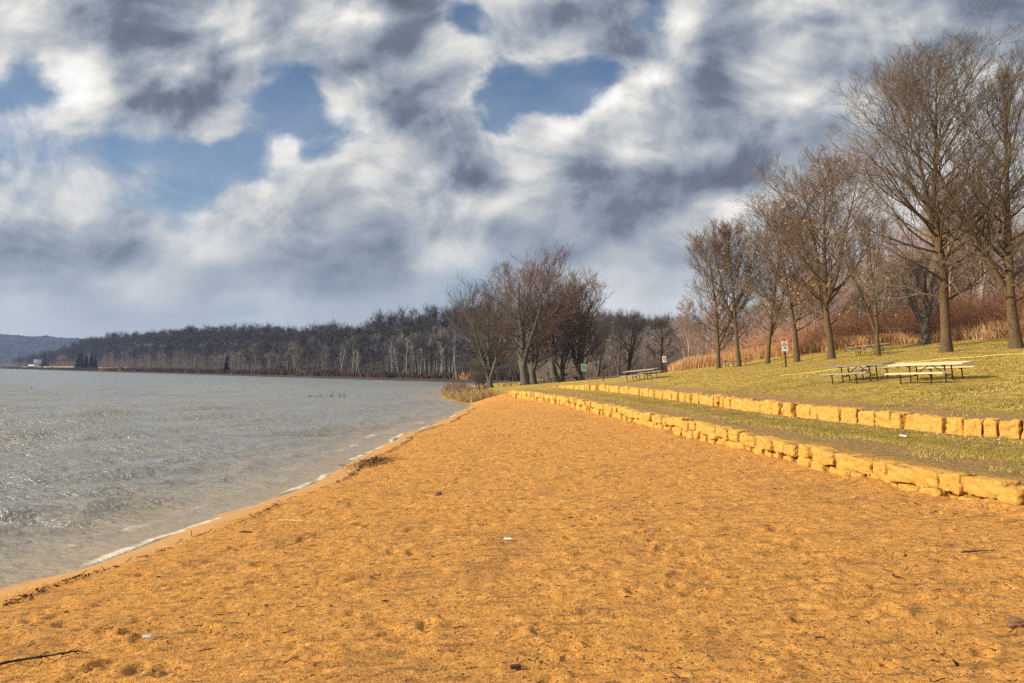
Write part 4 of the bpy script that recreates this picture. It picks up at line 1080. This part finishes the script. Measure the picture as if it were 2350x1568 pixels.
# distant blue hill
uu = np.linspace(-500, 330, 170); prof = np.interp(uu, [-500, -100, 0, 60, 120, 180, 219, 260, 330], [760, 762, 765, 768, 771, 774, 780, 790, 812])
uh = np.linspace(-500, 330, 420); ph = np.interp(uh, uu, prof); NR = 46
sg = np.linspace(0, 1, NR)[:, None]; Yh = 2000 + 700 * sg + 0 * uh[None, :]; kx_ = np.array([ray(u, 848).x / ray(u, 848).y for u in uh]); topz = np.array([at(u, v, 2700).z for u, v in zip(uh, ph)])
Xh = kx_[None, :] * Yh; Zh = 1.5 + (topz[None, :] - 6) * sg ** .8
crown = 4.5 * fbm(Xh / 26, Yh / 60, 5, 3) + 3.0 * np.abs(vnoise(Xh / 9, Yh / 22, 9)) + 9 * fbm(Xh / 160, Yh / 160, 15, 2) * np.sin(np.pi * sg)
Zh = Zh + crown * np.minimum(1, sg * 12)
V = np.concatenate([np.stack([Xh, Yh, Zh], -1).reshape(-1, 3), np.stack([kx_ * 3300, 0 * kx_ + 3300, 0 * kx_ + 20], -1)])
uu = uh
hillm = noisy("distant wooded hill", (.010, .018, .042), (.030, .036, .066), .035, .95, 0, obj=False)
o = mesh_obj("distant_hill", V, grid_faces(NR + 1, len(uu)), hillm); tag(o, "distant blue wooded hill beyond the lake", "hill", kind='structure')
#@@PART3
# ------------------------------------------------------------------ picnic tables
TL, TH, BY, BL = 3.3, .74, .95, 2.6
def make_table(label, plank, seat, group):
    root = empty("picnic_table"); tag(root, label, "picnic table", group)
    m = MB()
    for k in range(3): m.box(-TL / 2 + (.03 if k == 1 else 0), TL / 2, -.40 + k * .27, -.14 + k * .27, TH - .05, TH, .008)
    m.build("tabletop", plank, root)
    for sy in (-1, 1):
        m = MB(); m.box(-BL / 2, BL / 2, sy * BY - .135, sy * BY - .005, .42, .465, .008); m.box(-BL / 2, BL / 2, sy * BY + .005, sy * BY + .135, .42, .465, .008)
        b = m.build("bench_seat", seat, root)
        for sx in (-.68, .68):
            m = MB(); m.box(sx - .03, sx + .03, sy * BY - .13, sy * BY + .13, .385, .418, .004); m.bar((sx, sy * BY, -.06), (sx, sy * BY, .39), .026); m.build("bench_leg", M['pipe'], root)
    for sx in (-.78, .78):
        for sy in (-.21, .21):
            m = MB(); m.bar((sx, sy, -.06), (sx, sy, TH - .09), .026); m.build("leg", M['pipe'], root)
        m = MB(); m.bar((sx, -.21, .24), (sx, .21, .24), .022); m.build("crossbar", M['pipe'], root)
        m = MB(); m.box(sx - .035, sx + .035, -.38, .38, TH - .098, TH - .054, .005); m.build("top_bracket", M['pipe'], root)
        m = MB(); m.bar((sx, 0, .24), (sx * .04, 0, TH - .07), .02); m.build("diagonal_brace", M['pipe'], root)
    return root


def seat_on(o, x, y, yaw, zoff=0.0, s=1.0):
    n = normal(x, y); lx = Vector((math.cos(yaw), math.sin(yaw), 0)); lx = (lx - n * lx.dot(n)).normalized(); ly = n.cross(lx)
    mt = Matrix((lx, ly, n)).transposed().to_4x4(); mt.translation = Vector((x, y, gz(x, y) + zoff)); o.matrix_world = mt @ Matrix.Scale(s, 4)


for (u, Y, th, plank, seat, lab, s) in [
    (2138, 34, 36, 'wood_pale', 'wood_pale', "pale wooden picnic table with brown pipe legs, rightmost on the lawn", 1.0),
    (1974, 38, 42, 'wood_old', 'wood_plank', "dark topped picnic table with grey benches, beside the pale one", 1.0),
    (1474, 66, 44, 'wood_plank', 'wood_plank', "lone picnic table left of the small white sign on the lawn", 1.0),
    (1684, 80, 38, 'wood_old', 'wood_old', "dark picnic table half hidden by trunks of the lawn row", .95),
    (1997, 62, 20, 'wood_old', 'wood_old', "dark picnic table between small forked tree and brush", .95),
    (1165, 112, 60, 'wood_old', 'wood_old', "dark picnic table nearest the lake on the spit, against the water", .95),
    (1241, 119, 55, 'wood_old', 'wood_old', "dark picnic table between the trunks of the lakeside group", .95),
    (1266, 113, 78, 'wood_pale', 'wood_pale', "pale topped picnic table beside the thick trunks of the lakeside group", .95)]:
    o = make_table(lab, M[plank], M[seat], "picnic tables")
    p = on_ground(u, Y); phi = math.degrees(math.atan2(p.x, p.y))
    seat_on(o, p.x, p.y, R(-(phi + th)), 0.01, s)

# ------------------------------------------------------------------ signs, posts, grills
def sign(label, u, Y, H, lean, yaw=0.0):
    p = on_ground(u, Y); root = empty("sign", p, R(yaw)); root.rotation_euler = (0, R(lean), R(yaw)); tag(root, label, "sign", None)
    m = MB(); m.box(-.055, .055, -.045, .045, -.3, H, .01); m.build("post", M['post'], root)
    return root


def plate(root, name, mat, w, z0, z1, y=-.065, x=0.0):
    m = MB(); m.box(x - w / 2, x + w / 2, y, y + .018, z0, z1, .003); return m.build(name, mat, root)


def lettering(root, txt, size, z, mat, y=-.070, x=0.0):
    c = bpy.data.curves.new("lettering", 'FONT'); c.body = txt; c.size = size; c.align_x = 'CENTER'; c.extrude = .002
    o = bpy.data.objects.new("lettering_source", c); COL.objects.link(o)
    dg = bpy.context.evaluated_depsgraph_get(); me = bpy.data.meshes.new_from_object(o.evaluated_get(dg)); bpy.data.objects.remove(o)
    q = bpy.data.objects.new("lettering", me); COL.objects.link(q); me.materials.clear(); me.materials.append(mat)
    q.parent = root; q.location = (x, y, z); q.rotation_euler = (R(90), 0, 0); return q


r1 = sign("brown sign post carrying two white plates and a red band", 1804, 62, 2.02, -3.4)
p_ = plate(r1, "plate", M['signwhite'], .46, 1.62, 1.90, x=-.03); lettering(p_, "NO", .15, 1.715, M['ink'], x=-.03)
plate(p_, "red_band", M['signred'], .44, 1.575, 1.655, -.073, -.03)
p_ = plate(r1, "plate", M['signwhite'], .46, 1.16, 1.57, x=-.005)
for z in (1.43, 1.35): plate(p_, "lettering", M['ink'], .20, z, z + .04, -.072, 0)
r2 = sign("small white sign with a red band on a dark post left of the tall grass", 1527, 85, 1.66, -4.0)
p_ = plate(r2, "plate", M['signwhite'], .38, 1.02, 1.66, x=-.03)
plate(p_, "red_band", M['signred'], .36, 1.36, 1.42, -.073, -.03); plate(p_, "lettering", M['ink'], .16, 1.50, 1.55, -.072, -.03); plate(p_, "lettering", M['ink'], .14, 1.20, 1.29, -.072, -.02)
r3 = sign("green rectangular sign with a dark figure on a thin post before the lakeside trees", 1341.5, 100, 1.25, -4.5)
p_ = plate(r3, "panel", M['green'], .58, 1.12, 1.95)
for (a, b, c, d_) in [(-.29, -.26, 1.12, 1.95), (.265, .29, 1.12, 1.95), (-.26, .265, 1.12, 1.145), (-.26, .265, 1.925, 1.95)]:
    m = MB(); m.box(a, b, -.074, -.066, c, d_, .002); m.build("border", M['signwhite'], p_)
m = MB(); m.bar((.01, -.0735, 1.50), (.01, -.0735, 1.58), .03, 6); m.bar((.01, -.0735, 1.585), (.01, -.0735, 1.63), .024, 6); m.build("figure", M['ink'], p_)
p = on_ground(1384.5, 95); m = MB(); m.bar((0, 0, -.3), (0, 0, 1.98), .075, 10, .068); o = m.build("wooden_post", M['post']); o.location = p; o.rotation_euler = (0, R(-1), 0)
tag(o, "bare dark wooden post right of the green sign", "post")


def grill(label, u, Y, H, w, yaw):
    p = on_ground(u, Y); root = empty("park_grill", p, R(yaw)); tag(root, label, "grill")
    m = MB(); m.bar((0, 0, -.2), (0, 0, H - .1), .045, 8); m.build("pedestal", M['iron'], root)
    m = MB(); t = .02; d = w * .8
    m.box(-w / 2, w / 2, -d / 2, d / 2, H - .12, H - .10, .003); m.box(-w / 2, -w / 2 + t, -d / 2, d / 2, H - .10, H + .16, .003); m.box(w / 2 - t, w / 2, -d / 2, d / 2, H - .10, H + .16, .003); m.box(-w / 2 + t, w / 2 - t, d / 2 - t, d / 2, H - .10, H + .16, .003)
    m.box(-w / 2 + t, w / 2 - t, -d / 2, -d / 2 + t, H - .10, H + .02, .003); m.build("firebox", M['iron'], root)
    m = MB()
    for k in range(8): m.bar((-w / 2 + t, -d / 2 + .05 + k * (d - .1) / 7, H + .06), (w / 2 - t, -d / 2 + .05 + k * (d - .1) / 7, H + .06), .01, 5)
    m.build("grate", M['iron'], root)


grill("tall black park grill on a pedestal right of the tallest lakeside tree", 1295.7, 111, .92, .62, 8)
grill("black park grill showing between the two thick trunks of the lakeside group", 1214.5, 121, .95, .48, 0)
p = on_ground(1323, 113); root = empty("fire_ring", p); tag(root, "low black tilted grill bowl in the grass left of the green sign", "grill")
m = MB(); m.bar((0, 0, -.1), (0, 0, .34), .05, 8); m.build("pedestal", M['iron'], root)
m = MB(); m.bar((0, 0, .32), (.02, 0, .56), .20, 14, .37); b = m.build("bowl", M['iron'], root); b.rotation_euler = (0, R(-12), 0)

# ------------------------------------------------------------------ rope across the lawn
uu = np.linspace(1790, 2420, 40); pts = []
for u in uu:
    Yr = np.interp(u, [1790, 2420], [49.5, 42.5]); p = on_ground(u, Yr); pts.append((p.x, p.y, p.z + .05 + .02 * math.sin(u * .05)))
V, Fq = tubes(np.array([pts]), np.full((1, len(pts)), .017), 6)
o = mesh_obj("rope", V, Fq, M['rope'], smooth=True); tag(o, "thin yellow rope stretched low across the lawn behind the front tables", "rope")

# ------------------------------------------------------------------ tall grass and brush (uncountable)
rngG = np.random.default_rng(21)
def in_cols(n, u0, u1):
    u = u0 + (u1 - u0) * rngG.random(n); return u, np.array([ray(a, 848).x / ray(a, 848).y for a in (u0, u1)])
EU = [1450, 1550, 1650, 1750, 1900, 2050, 2200, 2350, 2500]; EY = [108, 97, 94, 90, 78, 72, 68, 64, 60]
def band(n, u0, u1, d0, d1, pw=1.0):
    u = u0 + (u1 - u0) * rngG.random(n); k = (u - 1175) / F * 1.0; Yb = np.interp(u, EU, EY) + d0 + (d1 - d0) * rngG.random(n) ** pw
    x = k * Yb; return u, x, Yb, ground(x, Yb)
u, x, y, z = band(42000, 1535, 2080, 0, 9, 1.2)
h = rngG.uniform(.5, 1.35, len(u)) * np.interp(u, [1535, 1580, 1700, 1900, 2080], [.7, 1.2, 1.15, 1.0, .7]) * (1 + .12 * fbm(x * .3, y * .3, 4, 2))
V, Fq, tn = blades(x, y, z - .05, h, .010 + .014 * rngG.random(len(u)), .16, rngG, np.clip(rngG.random(len(u)) * .7 + .3 * fbm(x * .4, y * .4, 6, 2) + .15, 0, 1))
o = mesh_obj("tall_grass", V, Fq, M['reed'], attrs={'tint': tn}); tag(o, "band of tall orange dry grass along the top of the lawn", "grass", kind='stuff')
# tangled brush: stems that fork and arch
ns = 6400
u, x, y, z = band(ns, 1640, 2950, 1.0, 15, .9)
h = rngG.uniform(1.2, 3.0, ns) * np.interp(u, [1640, 1760, 1950, 2600], [.75, .95, 1.15, 1.25]) * (1 + .3 * fbm(x * .25, y * .25, 14, 2))
d0 = np.c_[rngG.normal(size=ns) * .35, rngG.normal(size=ns) * .35, np.ones(ns)]
P1 = walk(np.c_[x, y, z - .1], d0, h, 5, .16, -.02, rngG); R1 = taper(np.full(ns, .016), 5, np.full(ns, .008)); T = TreeMesh(); T.tube(P1, R1, 3)
q = sprout(P1, R1, 6, .15, 1, .75, lambda t, l: l * .45 + .15, rngG, .009); P2 = walk(q[0], q[1], q[3], 4, .2, -.03, rngG); R2 = taper(q[2], 4, np.full(len(q[2]), .007)); T.tube(P2, R2, 3)
tn1 = np.repeat(np.clip(.25 + .5 * rngG.random(ns) + .4 * fbm(x * .2, y * .2, 24, 2), 0, 1), 5 * 3)
tn2 = np.repeat(np.repeat(np.clip(.25 + .5 * rngG.random(ns) + .4 * fbm(x * .2, y * .2, 24, 2), 0, 1), 6), 4 * 3)
V, Fq = T.arrays(); o = mesh_obj("brush", V, Fq, M['brush'], attrs={'tint': np.r_[tn1, tn2]}); tag(o, "tangled reddish brown brush between the lawn and the hillside wood", "brush", kind='stuff')
# dry grass between the brush stems
u, x, y, z = band(26000, 1900, 2950, -.2, 9, 1.2)
h = rngG.uniform(.3, 1.3, len(u)) * (.9 + .6 * fbm(x * .35, y * .35, 44, 2))
V, Fq, tn = blades(x, y, z - .05, h, .015 + .02 * rngG.random(len(u)), .35, rngG, np.clip(rngG.random(len(u)) * .8 + .4 * fbm(x * .3, y * .3, 46, 2), 0, 1))
o = mesh_obj("dry_grass", V, Fq, M['reed'], attrs={'tint': tn}); tag(o, "dry orange grass at the foot of the brush", "grass", kind='stuff')
# undergrowth inside the woods at the lake end
ns = 7000; u = rngG.uniform(1225, 1640, ns); y = rngG.uniform(142, 215, ns); x = (u - 1175) / F * y; z = ground(x, y); ok = z > .8; x, y, z = x[ok], y[ok], z[ok]; ns = len(x)
P1 = walk(np.c_[x, y, z - .1], np.c_[rngG.normal(size=ns) * .4, rngG.normal(size=ns) * .4, np.ones(ns)], rngG.uniform(1.0, 3.4, ns), 4, .2, 0, rngG); R1 = taper(np.full(ns, .03), 4, np.full(ns, .015)); T = TreeMesh(); T.tube(P1, R1, 3)
q = sprout(P1, R1, 4, .2, 1, .7, lambda t, l: l * .45 + .2, rngG, .014); P2 = walk(q[0], q[1], q[3], 3, .2, 0, rngG); T.tube(P2, taper(q[2], 3, np.full(len(q[2]), .012)), 3)
V, Fq = T.arrays(); o = mesh_obj("undergrowth", V, Fq, M['wood_dark']); tag(o, "tangled bare undergrowth below the wood at the lake end", "undergrowth", kind='stuff')

# reeds and dry grass on the end of the spit
ns = 16000; y = rngG.uniform(78, 112, ns); e = rngG.random(ns) ** 1.4 * np.interp(y, [78, 86, 112], [2.2, 4.2, 3.0]); x = W_(y) + .15 + e; z = ground(x, y)
h = rngG.uniform(.25, .85, ns) * np.interp(e, [0, 1, 4], [.8, 1.1, .35]) * (1 + .4 * fbm(x * .5, y * .3, 64, 2))
V, Fq, tn = blades(x, y, z - .05, h, .012 + .02 * rngG.random(ns), .55, rngG)
o = mesh_obj("bank_grass", V, Fq, M['bankgrass'], attrs={'tint': tn}); tag(o, "clump of dry golden grass at the tip of the spit", "grass", kind='stuff')
ns = 130; y = rngG.uniform(80, 108, ns); x = W_(y) + .2 + rngG.random(ns) * 2.0; z = ground(x, y)
P1 = walk(np.c_[x, y, z - .1], np.c_[rngG.normal(size=ns) * .35 - .1, rngG.normal(size=ns) * .3, np.ones(ns)], rngG.uniform(.6, 1.5, ns), 4, .15, .02, rngG); R1 = taper(np.full(ns, .02), 4, np.full(ns, .010)); T = TreeMesh(); T.tube(P1, R1, 3)
q = sprout(P1, R1, 5, .2, 1, .6, lambda t, l: l * .4 + .1, rngG, .010); P2 = walk(q[0], q[1], q[3], 3, .2, .03, rngG); T.tube(P2, taper(q[2], 3, np.full(len(q[2]), .008)), 3)
V, Fq = T.arrays(); o = mesh_obj("bank_shrubs", V, Fq, M['twig_red']); tag(o, "thin leafless shrubs leaning over the water at the spit", "shrub", kind='stuff')
plant("sapling", "leafless fan shaped sapling in the dry grass at the tip of the spit", "sapling", base(1099, 905, 86), grow(41, 3.4, .05, clear=.15, spread=.35, nprim=16, n2=7, n3=5, n4=3, leaders=((0, 0, 1), (.1, .3, .8), (.12, .4, .7)), rt=.009, a_lo=.8), M['bark_grey'], M['twig_grey'])

# ------------------------------------------------------------------ grass blades, litter
def scatter_terrace(n, y0, y1, pw=1.7):
    y = y0 + (y1 - y0) * rngG.random(n) ** pw; t = rngG.random(n); return L_(y) + .3 + (U_(y) - L_(y) - .3) * t, y, t
x, y, t = scatter_terrace(90000, 11, 60); cl = fbm(x * .8, y * .8, 81, 3)
keep = (cl + .55 * np.exp(-((t - .55) / .32) ** 2) - .45 * (t < .16) > .08 + .25 * rngG.random(len(x))); x, y, t, cl = x[keep], y[keep], t[keep], cl[keep]
tuft = np.exp(-((t - .25) / .10) ** 2)
V, Fq, tn = blades(x, y, ground(x, y) - .01, rngG.uniform(.02, .06, len(x)) * (1 + .8 * tuft), .004 + .003 * rngG.random(len(x)), .5, rngG, np.clip(.1 + .75 * rngG.random(len(x)) + .2 * (t < .4) - .3 * cl, 0, 1))
o = mesh_obj("terrace_grass", V, Fq, M['blade'], attrs={'tint': tn}); tag(o, "patchy green and straw grass growing on the terrace", "grass", kind='stuff')
n = 200000; y = 20 + 55 * rngG.random(n) ** 1.5; x = U_(y) + .35 + (y * .72 - U_(y) + 3) * rngG.random(n); cl = fbm(x * .5, y * .5, 91, 3)
keep = cl + .5 * sstep(x - U_(y), .5, 3) > .15 + .4 * rngG.random(n); x, y, cl = x[keep], y[keep], cl[keep]
V, Fq, tn = blades(x, y, ground(x, y) - .01, rngG.uniform(.025, .075, len(x)), .008 + .008 * rngG.random(len(x)), .6, rngG, np.clip(.25 + .75 * rngG.random(len(x)) - .4 * cl, 0, 1))
o = mesh_obj("lawn_grass", V, Fq, M['blade'], attrs={'tint': tn}); tag(o, "short yellow green grass of the lawn", "grass", kind='stuff')


def flakes(x, y, z, s, rng, flat=.35):
    n = len(x); a = norm(np.c_[rng.normal(size=(n, 2)), flat * rng.normal(size=n)]); up = np.tile(np.array([0, 0, 1.]), (n, 1)) + flat * rng.normal(size=(n, 3)); b = norm(np.cross(a, up)); c = np.c_[x, y, z]
    s = s[:, None]; V = np.stack([c - a * s, c + b * s * .55, c + a * s, c - b * s * .55], 1).reshape(-1, 3)
    return V, np.arange(len(V)).reshape(-1, 4)
n = 5200; y = np.r_[20 + 60 * rngG.random(3200) ** 1.6, 15 + 35 * rngG.random(2000) ** 1.6]
x = np.r_[U_(y[:3200]) + .4 + y[:3200] * .6 * rngG.random(3200), U_(y[3200:]) - .1 - np.abs(rngG.normal(size=2000)) * .9]
V, Fq = flakes(x, y, ground(x, y) + .03, rngG.uniform(.015, .036, n), rngG)
o = mesh_obj("fallen_leaves", V, Fq, M['litter'], attrs={'tint': np.repeat(rngG.random(n) ** 1.2, 4)}); tag(o, "fallen leaves scattered on the lawn and under the upper wall", "leaves", kind='stuff')
# dark bits of bark, leaf and twig on the sand
n = 5200; y = 5.2 + 62 * rngG.random(n) ** 1.9; t = rngG.random(n); x = W_(y) + 1.6 + (L_(y) - W_(y) - 1.8) * t
V, Fq = flakes(x, y, ground(x, y) + .008, rngG.uniform(.008, .030, n) * (1 + (rngG.random(n) > .93) * 1.0), rngG, .25)
tn = np.clip(np.where(rngG.random(n) < .8, .1 + .5 * rngG.random(n), 1), 0, 1)
nt_ = 420; yt = 5.5 + 50 * rngG.random(nt_) ** 1.6; xt = W_(yt) + 1.4 + (L_(yt) - W_(yt) - 1.8) * rngG.random(nt_)
P = walk(np.c_[xt, yt, ground(xt, yt) + .012], np.c_[rngG.normal(size=(nt_, 2)), np.zeros(nt_)], rngG.uniform(.03, .16, nt_), 4, .15, 0, rngG); P[..., 2] = ground(P[..., 0], P[..., 1]) + .012
V2, F2 = tubes(P, np.full((nt_, 4), .005), 4)
o = mesh_obj("sand_debris", np.concatenate([V, V2]), [Fq, F2 + len(V)], M['wrack'], attrs={'tint': np.r_[np.repeat(tn, 4), np.full(len(V2), .3)]}); tag(o, "dark bits of bark and twig scattered over the sand", "debris", kind='stuff')
# wrack line that follows the shore, with a heap where the beach bulges
n = 3000; y = 7 + 62 * rngG.random(n) ** 1.5; wl = .95 + .35 * fbm(y * .35, y * 0, 55, 3); dens = fbm(y * .55, y * 0 + 4, 56, 3)
keep = dens > -.12 + .25 * rngG.random(n); y, wl = y[keep], wl[keep]; x = W_(y) + wl + .09 * rngG.normal(size=len(y))
hx, hy = W_(27.6) + .75, 27.6; nh = 1100; x = np.r_[x, hx + .35 * rngG.normal(size=nh) + .3]; y2 = hy + .85 * rngG.normal(size=nh); y = np.r_[y, y2]; n = len(x)
zz = ground(x, y) + .015 + np.r_[.02 * rngG.random(n - nh), .14 * rngG.random(nh) * np.exp(-(((x[-nh:] - hx - .3) / .5) ** 2 + ((y2 - hy) / .9) ** 2))]
V, Fq = flakes(x, y, zz, rngG.uniform(.010, .034, n), rngG, .5)
nt_ = 500; yt = np.r_[7 + 60 * rngG.random(300) ** 1.5, hy + .8 * rngG.normal(size=200)]; xt = np.r_[W_(yt[:300]) + .95 + .35 * fbm(yt[:300] * .35, yt[:300] * 0, 55, 3), hx + .3 + .4 * rngG.normal(size=200)]
P = walk(np.c_[xt, yt, ground(xt, yt) + .03], np.c_[rngG.normal(size=nt_) * .5, rngG.normal(size=nt_), .05 * rngG.random(nt_)], rngG.uniform(.04, .22, nt_), 4, .2, 0, rngG); V2, F2 = tubes(P, np.full((nt_, 4), .006), 4)
o = mesh_obj("wrack_line", np.concatenate([V, V2]), [Fq, F2 + len(V)], M['wrack'], attrs={'tint': np.r_[np.repeat(rngG.random(n) ** 1.3, 4), np.full(len(V2), .25)]}); tag(o, "dark line of washed up leaves and twigs along the water's edge", "debris", kind='stuff')

# ------------------------------------------------------------------ single small things
def sand_pt(u, v):
    """where the sight line meets the sand"""
    Y = 8.0
    for _ in range(60):
        p = at(u, v, Y); Y = min(90, max(4, Y + (p.z - gz(p.x, p.y)) * 3.0))
    p = at(u, v, Y); return Vector((p.x, p.y, gz(p.x, p.y)))


def twig_obj(name, label, cat, pts, r, mat, seed, side=0):
    rng = np.random.default_rng(seed); P = np.array(pts, float)
    t = np.linspace(0, 1, 24); s = np.linspace(0, 1, len(P)); Q = np.stack([np.interp(t, s, P[:, k]) for k in range(3)], 1); Q[:, :2] += .012 * np.cumsum(rng.normal(size=(24, 2)), 0) * .6
    Q -= P[0]; T = TreeMesh(); Rr = (r * (1 - .55 * t) * (1 + .15 * rng.normal(size=24)))[None]; T.tube(Q[None], Rr, 8)
    if side:
        q = sprout(Q[None], Rr, side, .25, 1, .6, lambda a, l: .12 * l, rng, r * .35); T.tube(walk(q[0], q[1], q[3], 4, .15, -.02, rng), taper(q[2], 4, np.full(len(q[2]), r * .2)), 5)
    V, Fq = T.arrays(); o = mesh_obj(name, V, Fq, mat, smooth=True); o.location = P[0]; tag(o, label, cat); return o


def along(us): return [tuple(sand_pt(*a) + Vector((0, 0, .02))) for a in us]
twig_obj("stick", "long thin dark stick half buried in the sand at the lower left corner", "stick", along([(-60, 1545), (10, 1526), (80, 1515), (150, 1503), (184, 1497)]), .016, M['stick'], 1, 6)
twig_obj("stick", "short straight dark stick on the sand below the near end of the lower wall", "stick", along([(2204, 1271), (2240, 1267), (2277, 1265)]), .011, M['stick'], 2)
twig_obj("stick", "small bent dark stick lying on the sand left of the straight stick", "stick", along([(2044, 1322), (2060, 1328), (2076, 1330)]), .010, M['stick'], 3)
twig_obj("stick", "pale straw stalk on wet sand close to the foam line", "stalk", along([(640, 1196), (670, 1197), (705, 1197)]), .006, M['wood_pale'], 4)
rg = np.random.default_rng(8)
for (nm, u, v, s, mat, lab, cat) in [("rock", 2332, 1436, (.15, .10, .09), 'rock', "brown rounded rock on the sand at the right edge", "rock"), ("rock", 565, 1224, (.24, .12, .045), 'stick', "flat dark lump of driftwood bark on the sand near the wrack line", "driftwood"),
                                     ("rock", 1006, 1137, (.14, .10, .10), 'rock', "small reddish brown tuft of leaf on the middle of the sand", "leaf"), ("rock", 1183, 1532, (.10, .06, .03), 'stick', "dark clod in the sand at the bottom middle", "clod"), ("shell", 1166, 1238, (.13, .045, .03), 'white', "small white scrap lying on the middle of the sand", "scrap"),
                                     ("litter", 338, 1463, (.12, .04, .03), 'plastic', "small bluish plastic scrap on the sand at lower left", "litter")]:
    p = sand_pt(u, v); V, Fq = rock(*s, rg, .10, True, 3.0); o = mesh_obj({'driftwood': 'driftwood', 'leaf': 'leaf_tuft', 'clod': 'sand_clod', 'scrap': 'paper_scrap', 'litter': 'plastic_scrap'}.get(cat, nm), V, Fq, M[mat], smooth=True); o.location = p + Vector((0, 0, s[2] * .28)); o.rotation_euler = (0, 0, rg.uniform(-.4, .4)); tag(o, lab, cat)
p = at(2072, 992, 22.4); zt = gz(p.x, p.y); m = MB(); m.bar((0, 0, 0), (0, 0, .02), .07, 16, .10); o = m.build("paper_plate", M['white']); o.location = (p.x, p.y, zt + .03); o.rotation_euler = (R(12), R(4), 0); tag(o, "white paper plate lying on the terrace grass under the upper wall", "plate")

# things in the water
k = CAM_Z * F / (894.6 - 842.2); d = ray(68, 894); x = d.x / d.y * k
root = empty("water_bird", (x, k, .02), R(20)); tag(root, "tiny dark water bird floating far out on the left of the lake", "bird")
def blob(name, c, r, mat, parent):
    V, Fq = rock(2 * r[0], 2 * r[1], 2 * r[2], rg, .01, False, 2.2); o = mesh_obj(name, V, Fq, mat, parent, True); o.location = c; return o
V, Fq = rock(.42, .22, .2, rg, .01, True, 2.2); t_ = V[:, 0] / .21; V[:, 2] += .04 * np.maximum(-t_, 0) ** 2; V[:, 1] *= 1 - .5 * np.maximum(-t_, 0); hd = V[:, 0] > .10
o = mesh_obj("body", V, Fq, M['stick'], root, True); o.location = (0, 0, .05)
m = MB(); P = np.array([[(.14, 0, .08), (.19, 0, .16), (.19, 0, .24), (.22, 0, .28), (.27, 0, .27), (.33, 0, .25)]]); Vn, Fn = tubes(P, np.array([[.06, .045, .04, .055, .04, .01]]), 8); mesh_obj("neck_and_head", Vn, Fn, M['stick'], root, True)
k = CAM_Z * F / (912 - 845.3)
for (u, lab, sd_, hh) in [(733, "leaning snag of bare twigs poking out of the lake, left of a pair", 5, .35), (766, "snag of upright bare twigs poking out of the lake, right of a pair", 6, .55)]:
    d = ray(u, 905); x = d.x / d.y * k; rng = np.random.default_rng(sd_); n = 16
    P = walk(np.c_[rng.normal(size=n) * .75, rng.normal(size=n) * .2, np.full(n, -.3)], np.c_[rng.normal(size=n) * .6, rng.normal(size=n) * .3, np.ones(n)], .3 + hh * rng.uniform(.4, 1.5, n), 4, .15, 0, rng)
    V, Fq = tubes(P, taper(np.full(n, .03), 4, np.full(n, .012)), 5); o = mesh_obj("water_snag", V, Fq, M['bark_grey']); o.location = (x, k, 0); tag(o, lab, "branch")

# ------------------------------------------------------------------ the air
HZ = dict(x=(-1700, 400), y=(-40, 3340), z=(-3.4, 150))
V = [(a, b, c) for c in HZ['z'] for b in HZ['y'] for a in HZ['x']]
hm = bpy.data.materials.new("thin haze"); hm.use_nodes = True; nt = hm.node_tree; nt.nodes.clear()
out = nt.nodes.new('ShaderNodeOutputMaterial'); vp = nt.nodes.new('ShaderNodeVolumePrincipled'); vp.inputs['Density'].default_value = .00014; vp.inputs['Color'].default_value = (.34, .48, .85, 1); vp.inputs['Anisotropy'].default_value = .2
nt.links.new(vp.outputs[0], out.inputs['Volume'])
HAZE = True
if HAZE:
    o = mesh_obj("haze", V, np.array([[0, 2, 3, 1], [4, 5, 7, 6], [0, 1, 5, 4], [2, 6, 7, 3], [0, 4, 6, 2], [1, 3, 7, 5]]), hm); tag(o, kind='stuff')
